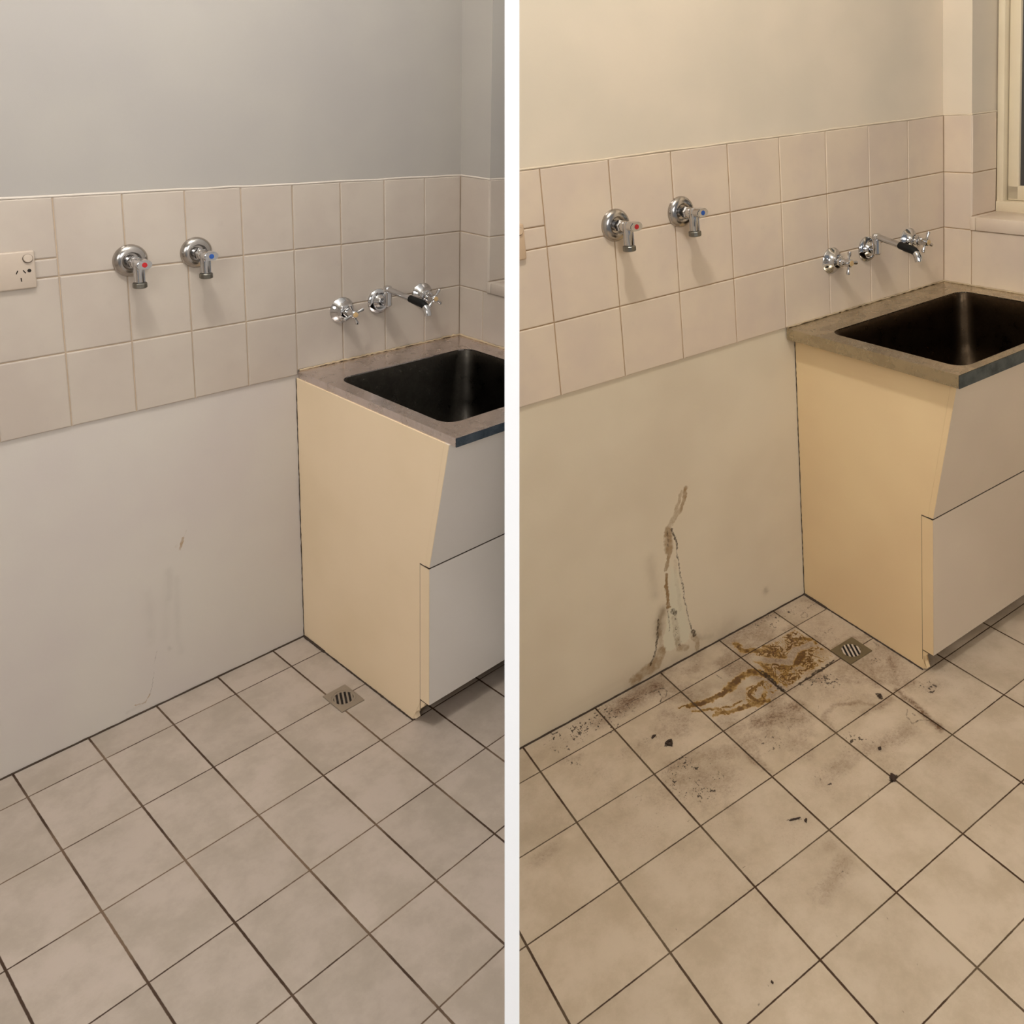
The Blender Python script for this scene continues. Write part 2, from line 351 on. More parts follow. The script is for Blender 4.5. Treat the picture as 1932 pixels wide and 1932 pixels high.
FLOOR_STROKES = [(0, 0.0232, 1, [(-0.2488, -0.2061), (-0.2699, -0.1695), (-0.3069, -0.1591), (-0.3414, -0.1668), (-0.3815, -0.1772)]), (0, 0.0156, 1, [(-0.3815, -0.1772), (-0.433, -0.1773), (-0.4748, -0.1667), (-0.5011, -0.1581)]), (0, 0.0068, 0.9, [(-0.4814, -0.1563), (-0.5124, -0.1491), (-0.5261, -0.1432)]), (0, 0.0151, 0.9, [(-0.321, -0.2747), (-0.3474, -0.2612), (-0.3847, -0.2537), (-0.4294, -0.2402), (-0.4517, -0.2248)]), (0, 0.0068, 0.9, [(-0.3757, -0.2283), (-0.4019, -0.23), (-0.4387, -0.2181), (-0.4713, -0.1969), (-0.5074, -0.1779)]), (0, 0.0123, 0.9, [(-0.2835, -0.2108), (-0.3153, -0.2173), (-0.3455, -0.2269), (-0.3456, -0.255)]), (0, 0.0156, 0.7, [(-0.3021, -0.2332), (-0.3384, -0.2683), (-0.3517, -0.2702)]), (0, 0.0083, 0.8, [(-0.4257, -0.2358), (-0.4463, -0.2316), (-0.4679, -0.2265)]), (0, 0.0195, 0.9, [(-0.2353, -0.0444), (-0.2394, -0.0779), (-0.2232, -0.0972)]), (0, 0.0172, 0.9, [(-0.2216, -0.0954), (-0.1806, -0.129), (-0.1667, -0.1701), (-0.1604, -0.1899)]), (0, 0.023, 0.85, [(-0.177, -0.1137), (-0.1658, -0.1471)]), (0, 0.021, 1, [(-0.1036, -0.1738), (-0.1229, -0.2059), (-0.1617, -0.2149), (-0.2046, -0.2029)]), (0, 0.0156, 0.9, [(-0.0837, -0.1408), (-0.051, -0.1677)]), (0, 0.0152, 0.9, [(-0.0997, -0.183), (-0.0523, -0.1884)]), (0, 0.015, 0.8, [(-0.24, -0.1251), (-0.236, -0.166), (-0.2389, -0.2086), (-0.2531, -0.2407)]), (0, 0.0165, 0.7, [(-0.1852, -0.1958), (-0.1913, -0.2193), (-0.2247, -0.2366)]), (0, 0.0374, 0.35, [(-0.1085, -0.2088), (-0.0528, -0.2394)]), (0, 0.0809, 0.28, [(-0.1797, -0.2371), (-0.1234, -0.2546)]), (0, 0.0674, 0.25, [(-0.4067, -0.2136), (-0.3226, -0.2167)]), (0, 0.099, 0.16, [(-0.4819, -0.2032), (-0.5877, -0.2476), (-0.6351, -0.2541)]), (0, 0.0494, 0.2, [(-0.2304, -0.3673), (-0.1284, -0.4241)]), (1, 0.011, 1, [(0.1095, -0.0141), (0.107, -0.0561), (0.1045, -0.097)]), (1, 0.0085, 0.7, [(0.1045, -0.097), (0.1046, -0.1796)]), (1, 0.0108, 0.9, [(-0.2539, -0.1853), (-0.2606, -0.2401), (-0.261, -0.2741)]), (1, 0.0071, 0.8, [(-0.1517, -0.2819), (-0.2083, -0.2823), (-0.0638, -0.2802)]), (1, 0.0046, 0.8, [(-0.6326, -0.23), (-0.6072, -0.2233), (-0.6197, -0.2401), (-0.6264, -0.2215)]), (1, 0.0047, 0.6, [(-0.6454, -0.1817), (-0.6325, -0.1875)]), (1, 0.0035, 0.6, [(-0.5422, -0.0505), (-0.5162, -0.0555), (-0.5142, -0.073), (-0.5298, -0.0893)]), (1, 0.0026, 0.55, [(-0.6345, -0.0439), (-0.5737, -0.0463), (-0.5304, -0.0494)]), (1, 0.0035, 0.6, [(-0.5328, -0.0581), (-0.5367, -0.0812), (-0.5531, -0.0964)]), (1, 0.0043, 0.5, [(-0.362, -0.1311), (-0.365, -0.1065)]), (1, 0.0071, 0.7, [(-0.132, -0.3034), (-0.1472, -0.3315), (-0.1272, -0.3344)]), (1, 0.0088, 0.6, [(-0.1732, -0.2864), (-0.1667, -0.3024)]), (1, 0.0095, 0.5, [(0.0854, -0.2983), (0.0826, -0.3142)]), (1, 0.01, 0.85, [(-0.0743, -0.4448), (-0.0755, -0.4565)]), (1, 0.0045, 0.85, [(-0.5387, -0.5758), (-0.5207, -0.5863), (-0.5179, -0.5902)]), (1, 0.0051, 0.9, [(-0.5095, -0.5985), (-0.5086, -0.6026)]), (1, 0.0137, 1, [(-0.2696, -0.6451), (-0.2547, -0.647)]), (1, 0.0027, 0.5, [(-0.343, -0.6392), (-0.3493, -0.6491)]), (1, 0.0059, 0.8, [(-0.2193, -0.5688), (-0.2136, -0.569)]), (1, 0.0041, 0.8, [(-0.3954, -0.5643), (-0.3884, -0.5679)]), (1, 0.0029, 0.8, [(-0.8069, -0.8062), (-0.8087, -0.8095)]), (1, 0.0021, 0.6, [(-0.5439, -0.7338), (-0.5351, -0.7376), (-0.5326, -0.747)]), (1, 0.002, 0.6, [(-0.9883, -0.6388), (-0.9831, -0.6511)]), (1, 0.0015, 0.5, [(-1.1383, -0.5802), (-1.1271, -0.5909)]), (1, 0.003, 0.5, [(-0.8367, -0.151), (-0.8381, -0.1373)]), (1, 0.0035, 0.4, [(-0.7807, -0.3121), (-0.7661, -0.3178), (-0.781, -0.3306), (-0.7948, -0.3329)]), (1, 0.0035, 0.55, [(-0.0576, -0.525), (-0.0792, -0.5435), (-0.0879, -0.5667), (-0.0687, -0.5682), (-0.0521, -0.5767), (-0.0456, -0.5911)]), (1, 0.004, 0.6, [(-0.0602, -0.542), (-0.0595, -0.5497)]), (1, 0.0042, 0.5, [(0.014, -0.0704), (0.0318, -0.0644), (0.0317, -0.0783), (0.0159, -0.0891), (0.0059, -0.0808), (0.014, -0.0704)]), (1, 0.0042, 0.5, [(0.0555, -0.0596), (0.1024, -0.0559)]), (1, 0.0042, 0.4, [(-0.0074, -0.0526), (0.0408, -0.0579)]), (1, 0.0037, 0.45, [(-0.3055, -0.1067), (-0.3416, -0.0973)]), (1, 0.0042, 0.45, [(0.1016, -0.1086), (0.083, -0.1346)]), (2, 0.0414, 0.8, [(-0.4019, -0.3148), (-0.366, -0.3269), (-0.3043, -0.3327), (-0.2811, -0.339)]), (2, 0.0612, 0.45, [(-0.4651, -0.3445), (-0.4102, -0.3543)]), (2, 0.0154, 0.5, [(-0.4625, -0.3354), (-0.4861, -0.3821), (-0.4849, -0.435)]), (2, 0.0137, 0.45, [(-0.4466, -0.3701), (-0.4753, -0.4054), (-0.4802, -0.4488)]), (2, 0.0859, 0.45, [(-0.6533, -0.3335), (-0.5971, -0.3874)]), (2, 0.0366, 0.5, [(-0.6566, -0.2943), (-0.5717, -0.3148), (-0.5244, -0.3413)]), (2, 0.0473, 0.8, [(-0.6682, -0.0421), (-0.6141, -0.0398), (-0.5122, -0.0371)]), (2, 0.0296, 0.6, [(-0.7335, -0.0512), (-0.6922, -0.0527)]), (2, 0.0433, 0.5, [(-0.2496, -0.017), (-0.0863, -0.0042), (-0.0426, -0.0059)]), (2, 0.0307, 0.5, [(-0.2302, -0.0793), (-0.1347, -0.0799)]), (2, 0.0254, 0.6, [(0.0263, -0.3478), (-0.0334, -0.3831), (-0.0488, -0.4109)]), (2, 0.0219, 0.7, [(0.0696, -0.3687), (0.0317, -0.4086), (0.0037, -0.4401)]), (2, 0.0208, 0.6, [(-0.0471, -0.391), (-0.0146, -0.4226), (0.0033, -0.4582), (0.0342, -0.4725)]), (2, 0.0134, 0.9, [(-0.0217, -0.464), (-0.0286, -0.504), (-0.0321, -0.5453), (-0.0447, -0.5873), (-0.0464, -0.6201)]), (2, 0.0111, 0.6, [(-0.2545, -0.4203), (-0.2318, -0.4028), (-0.1921, -0.3979), (-0.1359, -0.4306), (-0.1162, -0.4586)]), (2, 0.016, 0.55, [(-0.1544, -0.4645), (-0.0977, -0.4784), (-0.0632, -0.4763)]), (2, 0.0111, 0.5, [(-0.2534, -0.4212), (-0.2611, -0.4611)]), (2, 0.0383, 0.45, [(-0.2602, -0.5387), (-0.2064, -0.5597), (-0.1126, -0.5744)]), (2, 0.0359, 0.4, [(-0.3976, -0.5529), (-0.3218, -0.5425), (-0.2831, -0.5418)]), (2, 0.0287, 0.35, [(-0.615, -0.7426), (-0.5634, -0.7384), (-0.514, -0.7231)]), (2, 0.0193, 0.3, [(-0.522, -0.6775), (-0.4988, -0.6791)]), (2, 0.0336, 0.35, [(0.0373, -0.5012), (0.0855, -0.5245)]), (2, 0.0271, 0.35, [(-1.0516, -0.3122), (-1.0108, -0.311)]), (2, 0.0182, 0.3, [(-0.8683, -0.103), (-0.8246, -0.1223)]), (2, 0.1192, 0.3, [(-0.0067, -0.1533), (0.0058, -0.2267)]), (2, 0.1026, 0.25, [(-0.187, -0.3258), (-0.1133, -0.4109)]), (2, 0.0875, 0.25, [(0.0309, 0.0222), (0.056, -0.0706)]), (2, 0.0194, 0.6, [(0.0959, -0.2696), (0.0507, -0.2481), (-0.0084, -0.2397)]), (2, 0.013, 0.6, [(-0.4646, 0.0025), (-0.5181, -0.0323)])]
FLOOR_CLEAR = [(0.0188, [(-0.2569, -0.1024), (-0.2089, -0.1592), (-0.1703, -0.2022), (-0.1231, -0.176), (-0.0646, -0.1874)]), (0.0121, [(-0.3044, -0.2313), (-0.3304, -0.2468)])]
FLOOR_VEINS = [([(-0.1766, -0.1018), (-0.0469, -0.1038), (-0.0452, -0.2692), (-0.2529, -0.278), (-0.2519, -0.1154)], 1.0), ([(-0.3386, -0.1905), (-0.2598, -0.2027), (-0.2625, -0.2755), (-0.3758, -0.2756), (-0.3851, -0.2434)], 0.75), ([(-0.4774, -0.1747), (-0.3563, -0.254), (-0.4405, -0.2532), (-0.5124, -0.1959)], 0.5), ([(-0.2503, -0.0228), (-0.2548, -0.0953), (-0.0404, -0.0928), (-0.0308, 0.0017)], 0.35), ([(-0.0317, -0.0999), (0.056, -0.0706), (0.0799, -0.3029), (-0.0429, -0.2711)], 0.3), ([(-0.2589, -0.2862), (-0.0537, -0.2769), (-0.0476, -0.4637), (-0.2611, -0.4611)], 0.22), ([(0.0119, -0.3216), (0.0811, -0.3781), (-0.0045, -0.4467), (-0.0408, -0.4041)], 0.35)]
FLOOR_SPECKS = [((-0.6329, -0.3495), 0.079, 0.9), ((-0.6367, -0.3955), 0.042, 0.8), ((-0.7179, -0.0395), 0.075, 1.0), ((-0.8242, -0.038), 0.08, 0.6), ((-0.7666, -0.0369), 0.049, 1.0), ((-0.6457, -0.0476), 0.051, 0.6), ((-0.1411, -0.3258), 0.035, 1.0), ((-0.1947, -0.2932), 0.031, 0.7), ((0.0263, -0.3478), 0.045, 0.5), ((-0.2473, -0.5274), 0.06, 0.6), ((0.0498, -0.5087), 0.042, 0.6), ((-0.4176, -0.382), 0.076, 0.45), ((-0.3855, -0.533), 0.07, 0.4), ((-0.0004, -0.1904), 0.117, 0.4), ((-0.0953, -0.0138), 0.083, 0.6), ((-0.6633, -0.1879), 0.078, 0.35), ((-0.0011, -0.0578), 0.083, 0.5), ((-0.5589, -0.7269), 0.069, 0.25), ((-0.6242, -0.5151), 0.077, 0.2), ((-0.8456, -0.1315), 0.03, 0.5), ((-0.0728, -0.3376), 0.106, 0.35)]
WALL_STROKES_B = [(0, 0.0087, 0.8, [(-0.3493, 0.5223), (-0.3599, 0.4856), (-0.371, 0.4653)]), (0, 0.0069, 0.55, [(-0.3652, 0.5148), (-0.3833, 0.4777), (-0.3965, 0.4551)]), (0, 0.0104, 0.6, [(-0.371, 0.4653), (-0.3973, 0.4456), (-0.4137, 0.4291)]), (0, 0.0052, 0.5, [(-0.3722, 0.4738), (-0.4055, 0.4374), (-0.4292, 0.422), (-0.4373, 0.3927), (-0.4345, 0.3592)]), (0, 0.0171, 0.8, [(-0.4204, 0.4154), (-0.4228, 0.3872), (-0.4215, 0.3574)]), (0, 0.0069, 0.8, [(-0.4163, 0.3521), (-0.4299, 0.3247), (-0.4373, 0.3031)]), (0, 0.0069, 1, [(-0.4368, 0.2865), (-0.4413, 0.2554), (-0.441, 0.2138), (-0.4375, 0.1872)]), (1, 0.0034, 0.7, [(-0.422, 0.4192), (-0.4241, 0.3714)]), (1, 0.0038, 0.9, [(-0.4072, 0.4169), (-0.4032, 0.396), (-0.3956, 0.3735), (-0.3954, 0.3521)]), (1, 0.0028, 0.7, [(-0.3954, 0.3521), (-0.3933, 0.3068), (-0.3852, 0.2403), (-0.3791, 0.1703), (-0.3697, 0.115), (-0.3576, 0.0665)]), (0, 0.0087, 0.3, [(-0.4042, 0.3145), (-0.4032, 0.2561), (-0.3973, 0.1613)]), (2, 0.0139, 1.1, [(-0.4586, 0.1847), (-0.4719, 0.1606), (-0.4789, 0.1219)]), (1, 0.0043, 0.8, [(-0.4755, 0.1622), (-0.4857, 0.1083), (-0.4971, 0.0631), (-0.5143, 0.0375)]), (0, 0.0211, 0.7, [(-0.4747, 0.0609), (-0.4963, 0.0288), (-0.5393, 0.0277), (-0.5732, 0.0176)]), (0, 0.0087, 0.45, [(-0.4735, 0.1195), (-0.4724, 0.0429)]), (1, 0.0026, 0.6, [(-0.443, 0.1896), (-0.4402, 0.1549), (-0.4417, 0.1134)]), (1, 0.0088, 0.8, [(-0.4255, 0.1703), (-0.415, 0.1589)]), (0, 0.0142, 0.45, [(-0.4217, 0.1467), (-0.4176, 0.1024), (-0.4135, 0.0578)]), (0, 0.0125, 0.6, [(-0.4159, 0.076), (-0.4125, 0.0453), (-0.3879, 0.0338)]), (0, 0.011, 0.6, [(-0.3586, 0.0531), (-0.3438, 0.0375), (-0.3475, 0.0148)]), (2, 0.011, 0.6, [(-0.3579, 0.0631), (-0.3259, 0.0345), (-0.2857, 0.0248)]), (1, 0.0073, 0.8, [(-0.3589, 0.0757), (-0.3522, 0.0588)]), (2, 0.0169, 0.35, [(-0.4906, 0.3522), (-0.4843, 0.2978), (-0.4812, 0.2475)]), (2, 0.0139, 0.3, [(-0.483, 0.1405), (-0.4769, 0.0789), (-0.4724, 0.0429)]), (2, 0.008, 0.6, [(-0.0684, 0.0849), (-0.0643, 0.0777)]), (2, 0.0373, 0.4, [(-0.6044, 0.0131), (-0.4941, 0.0107), (-0.3378, 0.0103), (-0.2133, 0.0095)])]
WALL_SPECKS_B = [((-0.4157, 0.1016), 0.025, 1.0), ((-0.4116, 0.0569), 0.025, 1.0), ((-0.4526, 0.1436), 0.014, 0.6), ((-0.418, 0.145), 0.018, 0.9)]
WALL_STROKES_A = [(0, 0.007, 0.8, [(-0.5154, 0.4449), (-0.5217, 0.4278), (-0.5248, 0.4186)]), (0, 0.0069, 0.35, [(-0.5334, 0.4295), (-0.5349, 0.4271)]), (0, 0.0028, 0.35, [(-0.5051, 0.4635), (-0.5141, 0.4444)]), (2, 0.0138, 0.3, [(-0.5553, 0.3664), (-0.5549, 0.3255), (-0.5596, 0.2895)]), (2, 0.0166, 0.16, [(-0.5592, 0.3651), (-0.5732, 0.1885)]), (2, 0.0112, 0.2, [(-0.5383, 0.341), (-0.5422, 0.1732), (-0.5369, 0.1234)]), (2, 0.0162, 0.22, [(-0.6088, 0.3268), (-0.6049, 0.2649), (-0.6068, 0.1899)]), (1, 0.002, 0.5, [(-0.5959, 0.1567), (-0.6024, 0.1337), (-0.6043, 0.1239)]), (1, 0.0021, 0.6, [(-0.6057, 0.0998), (-0.6115, 0.0686), (-0.6195, 0.0418)]), (0, 0.0028, 0.8, [(-0.6195, 0.0418), (-0.6309, 0.0247), (-0.6559, 0.0312)]), (2, 0.0071, 0.5, [(-0.5648, 0.1502), (-0.5624, 0.1458)]), (2, 0.0056, 0.3, [(-0.6347, 0.0253), (-0.6755, 0.0192)])]
WALL_WASH = [(-0.4256, 0.3312), (-0.3901, 0.2757), (-0.3797, 0.1875), (-0.3576, 0.0665), (-0.3331, 0.0186), (-0.4524, 0.0076), (-0.4859, 0.0408), (-0.4728, 0.1275), (-0.4492, 0.184)]

def grid_mesh(bm, xs, ys, plane):
    nx, ny = len(xs), len(ys)
    vs = []
    for a in xs:
        for b in ys: vs.append(bm.verts.new((a, b, 0) if plane == 'z' else (a, 0, b)))
    for i in range(nx-1):
        for j in range(ny-1): bm.faces.new((vs[i*ny+j], vs[(i+1)*ny+j], vs[(i+1)*ny+j+1], vs[i*ny+j+1]))
def stamp(o, plane, fn):
    """write the stain attribute from the room coordinates stored on the mesh"""
    me = o.data; n = len(me.vertices); rc = np.empty(n*3, np.float32); me.attributes['rc'].data.foreach_get('vector', rc); rc = rc.reshape(-1, 3).astype(float)
    x = rc[:, 0]; y = rc[:, 1] if plane == 'z' else rc[:, 2]
    ch = [np.zeros(n), np.zeros(n), np.zeros(n)]
    fn(x, y, ch, rc)
    a = me.attributes.new('stain', 'FLOAT_VECTOR', 'POINT')
    a.data.foreach_set('vector', np.stack(ch, 1).astype(np.float32).ravel())

def floor_stain(x, y, ch, rc):
    strokes(x, y, ch, FLOOR_STROKES, .006)
    reg = np.zeros(len(x))
    for poly, s in FLOOR_VEINS:
        k = sm(inpoly(x, y, poly), -.012, .02)*s; reg = np.maximum(reg, k)
    m = reg > .01; X, Y = x[m], y[m]; R = reg[m]
    w1 = worms(X, Y, 55, 5, .014); w2 = worms(X, Y, 110, 25, .006); dens = fbm(X, Y, 22, 77)
    w3 = worms(X, Y, 170, 61, .004)
    v = np.maximum(sm(w1, .84, .95)*sm(dens, .38, .54), sm(w2, .90, .97)*sm(dens, .40, .54))
    v = np.maximum(v, sm(w3, .88, .97)*sm(fbm(X, Y, 30, 19), .46, .60)*.8)
    blob = sm(dens, .60, .70)*.9*sm(fbm(X, Y, 120, 31), .32, .6)
    film = sm(fbm(X, Y, 16, 88), .38, .62)*.24
    # dried pool edges: dark contour lines round paler films
    qx = X+.010*(fbm(X, Y, 40, 201)-.5)*2; qy = Y+.010*(fbm(X, Y, 40, 207)-.5)*2
    n1 = fbm(qx, qy, 26, 215, 3); n2 = fbm(qx, qy, 48, 229, 3)
    gate = sm(dens, .33, .46)
    for lv in (.42, .55): v = np.maximum(v, (1-sm(np.abs(n1-lv), .008, .030))*gate*1.25)
    for lv in (.50,): v = np.maximum(v, (1-sm(np.abs(n2-lv), .010, .036))*sm(fbm(X, Y, 24, 300), .40, .56)*1.1)
    film = np.maximum(film, sm(n1, .46, .56)*.42*gate)
    ch[0][m] = np.maximum(ch[0][m], np.maximum(np.maximum(v, blob), film)*np.where(R > .6, R*1.1, R*.50))
    ch[1][m] = np.maximum(ch[1][m], np.maximum(sm(w2, .94, .985)*R*.5, sm(w3, .93, .985)*R*.4))
    ch[2][m] = np.maximum(ch[2][m], R*.35*fbm(X, Y, 40, 3))
    for w, pts in FLOOR_CLEAR:
        k = 1-.92*sm(-segdist(x+.01*(fbm(x, y, 50, 8)-.5), y+.01*(fbm(x, y, 50, 9)-.5), pts), -w*.9, -w*.4); ch[0] *= k; ch[1] *= k
    for (cx, cy), r_, s in FLOOR_SPECKS:
        m = np.hypot(x-cx, y-cy) < r_*2; X, Y = x[m], y[m]; k = np.exp(-((np.hypot(X-cx, Y-cy))/(r_*.9))**2)*s
        sp = np.maximum(sm(vnoise(X, Y, 190, int(cx*1e4) % 997), .74, .88), sm(vnoise(X, Y, 330, 71), .80, .93))*sm(fbm(X, Y, 40, 6), .32, .52)
        ch[1][m] = np.maximum(ch[1][m], sp*sm(k, .12, .5)*(.55+.4*s)); ch[2][m] = np.maximum(ch[2][m], k*.32*fbm(X, Y, 60, 12))
    # overall film of dirt around the drain corner, stray specks everywhere
    film = np.exp(-(((x+.20)/.55)**2 + ((y+.2)/.36)**2))
    ch[2] = np.maximum(ch[2], film*.75*sm(fbm(x, y, 12, 41), .30, .72)*(.6+.5*fbm(x, y, 70, 45)))
    tiny = sm(vnoise(x, y, 160, 501), .955, .985)*sm(vnoise(x, y, 30, 77), .5, .7)
    ch[1] = np.maximum(ch[1], tiny*.6)
    for k in range(26):                               # short hairs and curls of lint
        rr = random.Random(k+40); cx, cy = rr.uniform(-.75, .3), rr.uniform(-.5, -.02); a = rr.uniform(0, 6.3); L = rr.uniform(.008, .02); b = rr.uniform(-1.6, 1.6)
        pts = [(cx, cy)]
        for q in range(5): pts.append((pts[-1][0]+math.cos(a)*L/5, pts[-1][1]+math.sin(a)*L/5)); a += b/4
        m = np.hypot(x-cx, y-cy) < .03
        if m.any(): ch[1][m] = np.maximum(ch[1][m], sm(-segdist(x[m], y[m], pts), -.0016, -.0006)*.5)

# ------------------------------------------------------------------ materials
MT = {}
A_, B_ = ROOM['A'], ROOM['B']
MT['floorA'] = floor_mat('floor_tile_clean', A_, c8(177, 164, 152), c8(163, 151, 138), c8(58, 38, 23), c8(106, 86, 68))
MT['floorB'] = floor_mat('floor_tile_soiled', B_, c8(197, 180, 158), c8(180, 163, 140), c8(59, 36, 18), c8(92, 76, 56), True)
MT['wallA'] = wall_mat('wall_paint_clean', c8(169, 164, 156), c8(164, 159, 153), c8(199, 192, 182), c8(194, 185, 178), A_, (c8(150, 118, 74), c8(77, 58, 40), c8(146, 140, 130)), None)
MT['wallB'] = wall_mat('wall_paint_soiled', c8(220, 206, 185), c8(211, 199, 179), c8(219, 205, 180), c8(211, 196, 171), B_, (c8(130, 92, 34), c8(58, 40, 20), c8(122, 98, 66)), None)
MT['tileA'] = tile_mat('wall_tile_clean', c8(187, 176, 163), c8(181, 169, 157)); MT['tileB'] = tile_mat('wall_tile_warm', c8(218, 200, 177), c8(210, 192, 173))
MT['groutA'] = plain('wall_grout', c8(178, 158, 135), .85, var=.25, scale=25); MT['groutB'] = plain('wall_grout_warm', c8(166, 136, 100), .85, var=.25, scale=25)
MT['creamA'] = paint('cream_laminate', c8(240, 219, 187), c8(232, 211, 177), .42, 2., .4, .02)
MT['creamB'] = paint('cream_laminate_warm', c8(230, 204, 159), c8(223, 195, 152), .42, 2., .4, .02)
MT['frontA'] = paint('grey_white_laminate', c8(222, 215, 207), c8(216, 209, 200), .4, 2., .4, .02)
MT['frontB'] = paint('grey_white_laminate_warm', c8(214, 198, 177), c8(207, 191, 171), .4, 2., .4, .02)
MT['edge'] = plain('dark_gap', c8(58, 45, 34), .8)
MT['kick'] = plain('kickboard', c8(90, 80, 70), .6)
MT['ply'] = plain('torn_particle_board', c8(107, 82, 56), .9, var=.3)
MT['steelA'] = steel('brushed_steel', c8(224, 214, 211), c8(207, 196, 190), .24); MT['steelB'] = steel('brushed_steel_warm', c8(194, 182, 160), c8(176, 164, 142), .26)
MT['bowlA'] = steel('shade_tinted_bowl', c8(76, 72, 66), c8(64, 60, 54), .33, (1, 1, 9)); MT['bowlB'] = steel('shade_tinted_bowl_warm', c8(74, 61, 47), c8(59, 48, 36), .33, (1, 1, 9))  # bowl steel coloured dark for the darkness it would reflect
MT['frontsteel'] = steel('front_lip_painted_reflection', c8(92, 102, 112), c8(60, 70, 80), .16)  # same steel edge, dark bluish reflection put into its colour
MT['chrome'] = plain('chrome', (.60, .60, .61), .07, 1., .5, .02)
MT['satin'] = plain('worn_chrome', (.46, .43, .40), .20, 1., .5, .08)
MT['nut'] = plain('dull_metal_nut', (.22, .21, .18), .35, 1., .5, .2)
MT['red'] = plain('red_plastic', c8(176, 26, 34), .35); MT['blue'] = plain('blue_plastic', c8(29, 79, 156), .35)
MT['blackrub'] = plain('black_rubber', (.006, .006, .006), .5, 0, .2)
MT['brass'] = plain('yellowed_cap', c8(200, 168, 120), .45)
MT['plastic'] = plain('cream_plastic', c8(187, 172, 156), .35, var=.02); MT['plasticB'] = plain('cream_plastic_warm', c8(201, 174, 144), .35, var=.02)
MT['hole'] = plain('dark_hole', (.01, .006, .004), .9)
MT['white'] = paint('white_board', (.88, .90, .93), (.87, .89, .92), .5, 3, .3, .0)
MT['frameA'] = paint('window_paint', c8(214, 202, 190), c8(208, 196, 184), .45); MT['frameB'] = paint('window_paint_warm', c8(222, 208, 180), c8(215, 200, 172), .45)
MT['ridgeA'] = paint('paint_ridge', c8(205, 195, 184), c8(198, 188, 176), .5); MT['ridgeB'] = paint('paint_ridge_warm', c8(216, 201, 178), c8(208, 192, 168), .5)
MT['drain'] = plain('stainless_drain', c8(150, 139, 126), .4, .45); MT['drainB'] = plain('grubby_drain', c8(112, 99, 74), .5, .3, var=.2)
MT['bar'] = plain('grate_bar', c8(150, 140, 128), .35, .4); MT['barB'] = plain('grate_bar_bright', c8(205, 195, 185), .3, .4)
MT['caulk'] = plain('old_sealant', c8(186, 166, 136), .6, var=.25, scale=60)
MT['glass'] = plain('window_glass', (.05, .05, .05), .03, 0, .8); MT['ceil'] = paint('ceiling_paint', c8(201, 196, 187), c8(196, 191, 182))
MT['crumb'] = plain('dark_debris', (.035, .018, .010), .8, var=.5, scale=300)
MT['seam'] = plain('grime_seam', c8(58, 44, 30), .85, var=.3)

# ------------------------------------------------------------------ added divider board, reaching forward so neither room's lamp spills across
bm = BM()
zt_, zb_ = 3.32, -.3
def seam_pt(px, depth, far_dir=966):                  # camera-space column -> world, at a given depth, height later
    v = RC.transposed() @ Vector(((px-PPX)/F_PX*depth, 0, -depth)); return v
def at_height(px, depth, z):
    # camera-space x and depth fixed, y solved so that world height is z
    base = RC.transposed() @ Vector(((px-PPX)/F_PX*depth, 0, -depth)); up = RC.transposed() @ Vector((0, 1, 0))
    t = (z - CAM_H - base.z)/up.z
    return Vector((0, 0, CAM_H)) + base + up*t
hw = 14*PART_D                                         # half width in px*m
def slab(side, depth, z):
    X = (966-PPX)/F_PX*depth + side*hw/F_PX
    base = RC.transposed() @ Vector((X, 0, -depth)); up = RC.transposed() @ Vector((0, 1, 0))
    return Vector((0, 0, CAM_H)) + base + up*((z-CAM_H-base.z)/up.z)
vs = [bm.verts.new(slab(s, d, z)) for s in (-1, 1) for d in (PART_D, 4.6) for z in (zb_, zt_)]
for f in [(0,1,3,2), (4,6,7,5), (0,4,5,1), (2,3,7,6), (0,2,6,4), (1,5,7,3)]: bm.faces.new([vs[i] for i in f])
bmesh.ops.recalc_face_normals(bm, faces=bm.faces)
lay = bm.verts.layers.float_vector.new('rc')
for v in bm.verts: v[lay] = v.co
me = bpy.data.meshes.new('wall_added_divider'); bm.to_mesh(me); bm.free(); me.materials.append(MT['white'])
o = bpy.data.objects.new('wall_added_divider', me); COL.objects.link(o)
tag(o, 'thin white divider board added between the clean laundry and the stained laundry', 'wall', kind='structure')

# ------------------------------------------------------------------ room shells
def tiles(bm, cells, plane, sgn=-1, th=.006, gap=.0011, ch=.0022):
    """cells (u0,u1,z0,z1); plane('y',value) faces -y, plane('x',value) faces -x"""
    ax, val = plane
    for u0, u1, z0, z1 in cells:
        a0, a1, b0, b1 = u0+gap, u1-gap, z0+gap, z1-gap
        if a1-a0 < .004 or b1-b0 < .004: continue
        t1 = th + random.uniform(-.0004, .0004); tilt = random.uniform(-.0004, .0004); tilt2 = random.uniform(-.0004, .0004)
        ring = []
        for ins, d in ((0, 0), (0, t1-ch), (ch*.45, t1-ch*.35), (ch*1.3, t1)):
            q = []
            for k_, (u, z) in enumerate(((a0+ins, b0+ins), (a1-ins, b0+ins), (a1-ins, b1-ins), (a0+ins, b1-ins))):
                dd = d + (tilt if k_ in (0, 1) else -tilt) + (tilt2 if k_ in (0, 3) else -tilt2) if d else 0
                q.append(bm.verts.new((u, val-dd, z) if ax == 'y' else (val-dd, u, z)))
            ring.append(q)
        for p, q in zip(ring, ring[1:]):
            for i in range(4): bm.faces.new((p[i], p[(i+1) % 4], q[(i+1) % 4], q[i]))
        bm.faces.new(ring[-1])

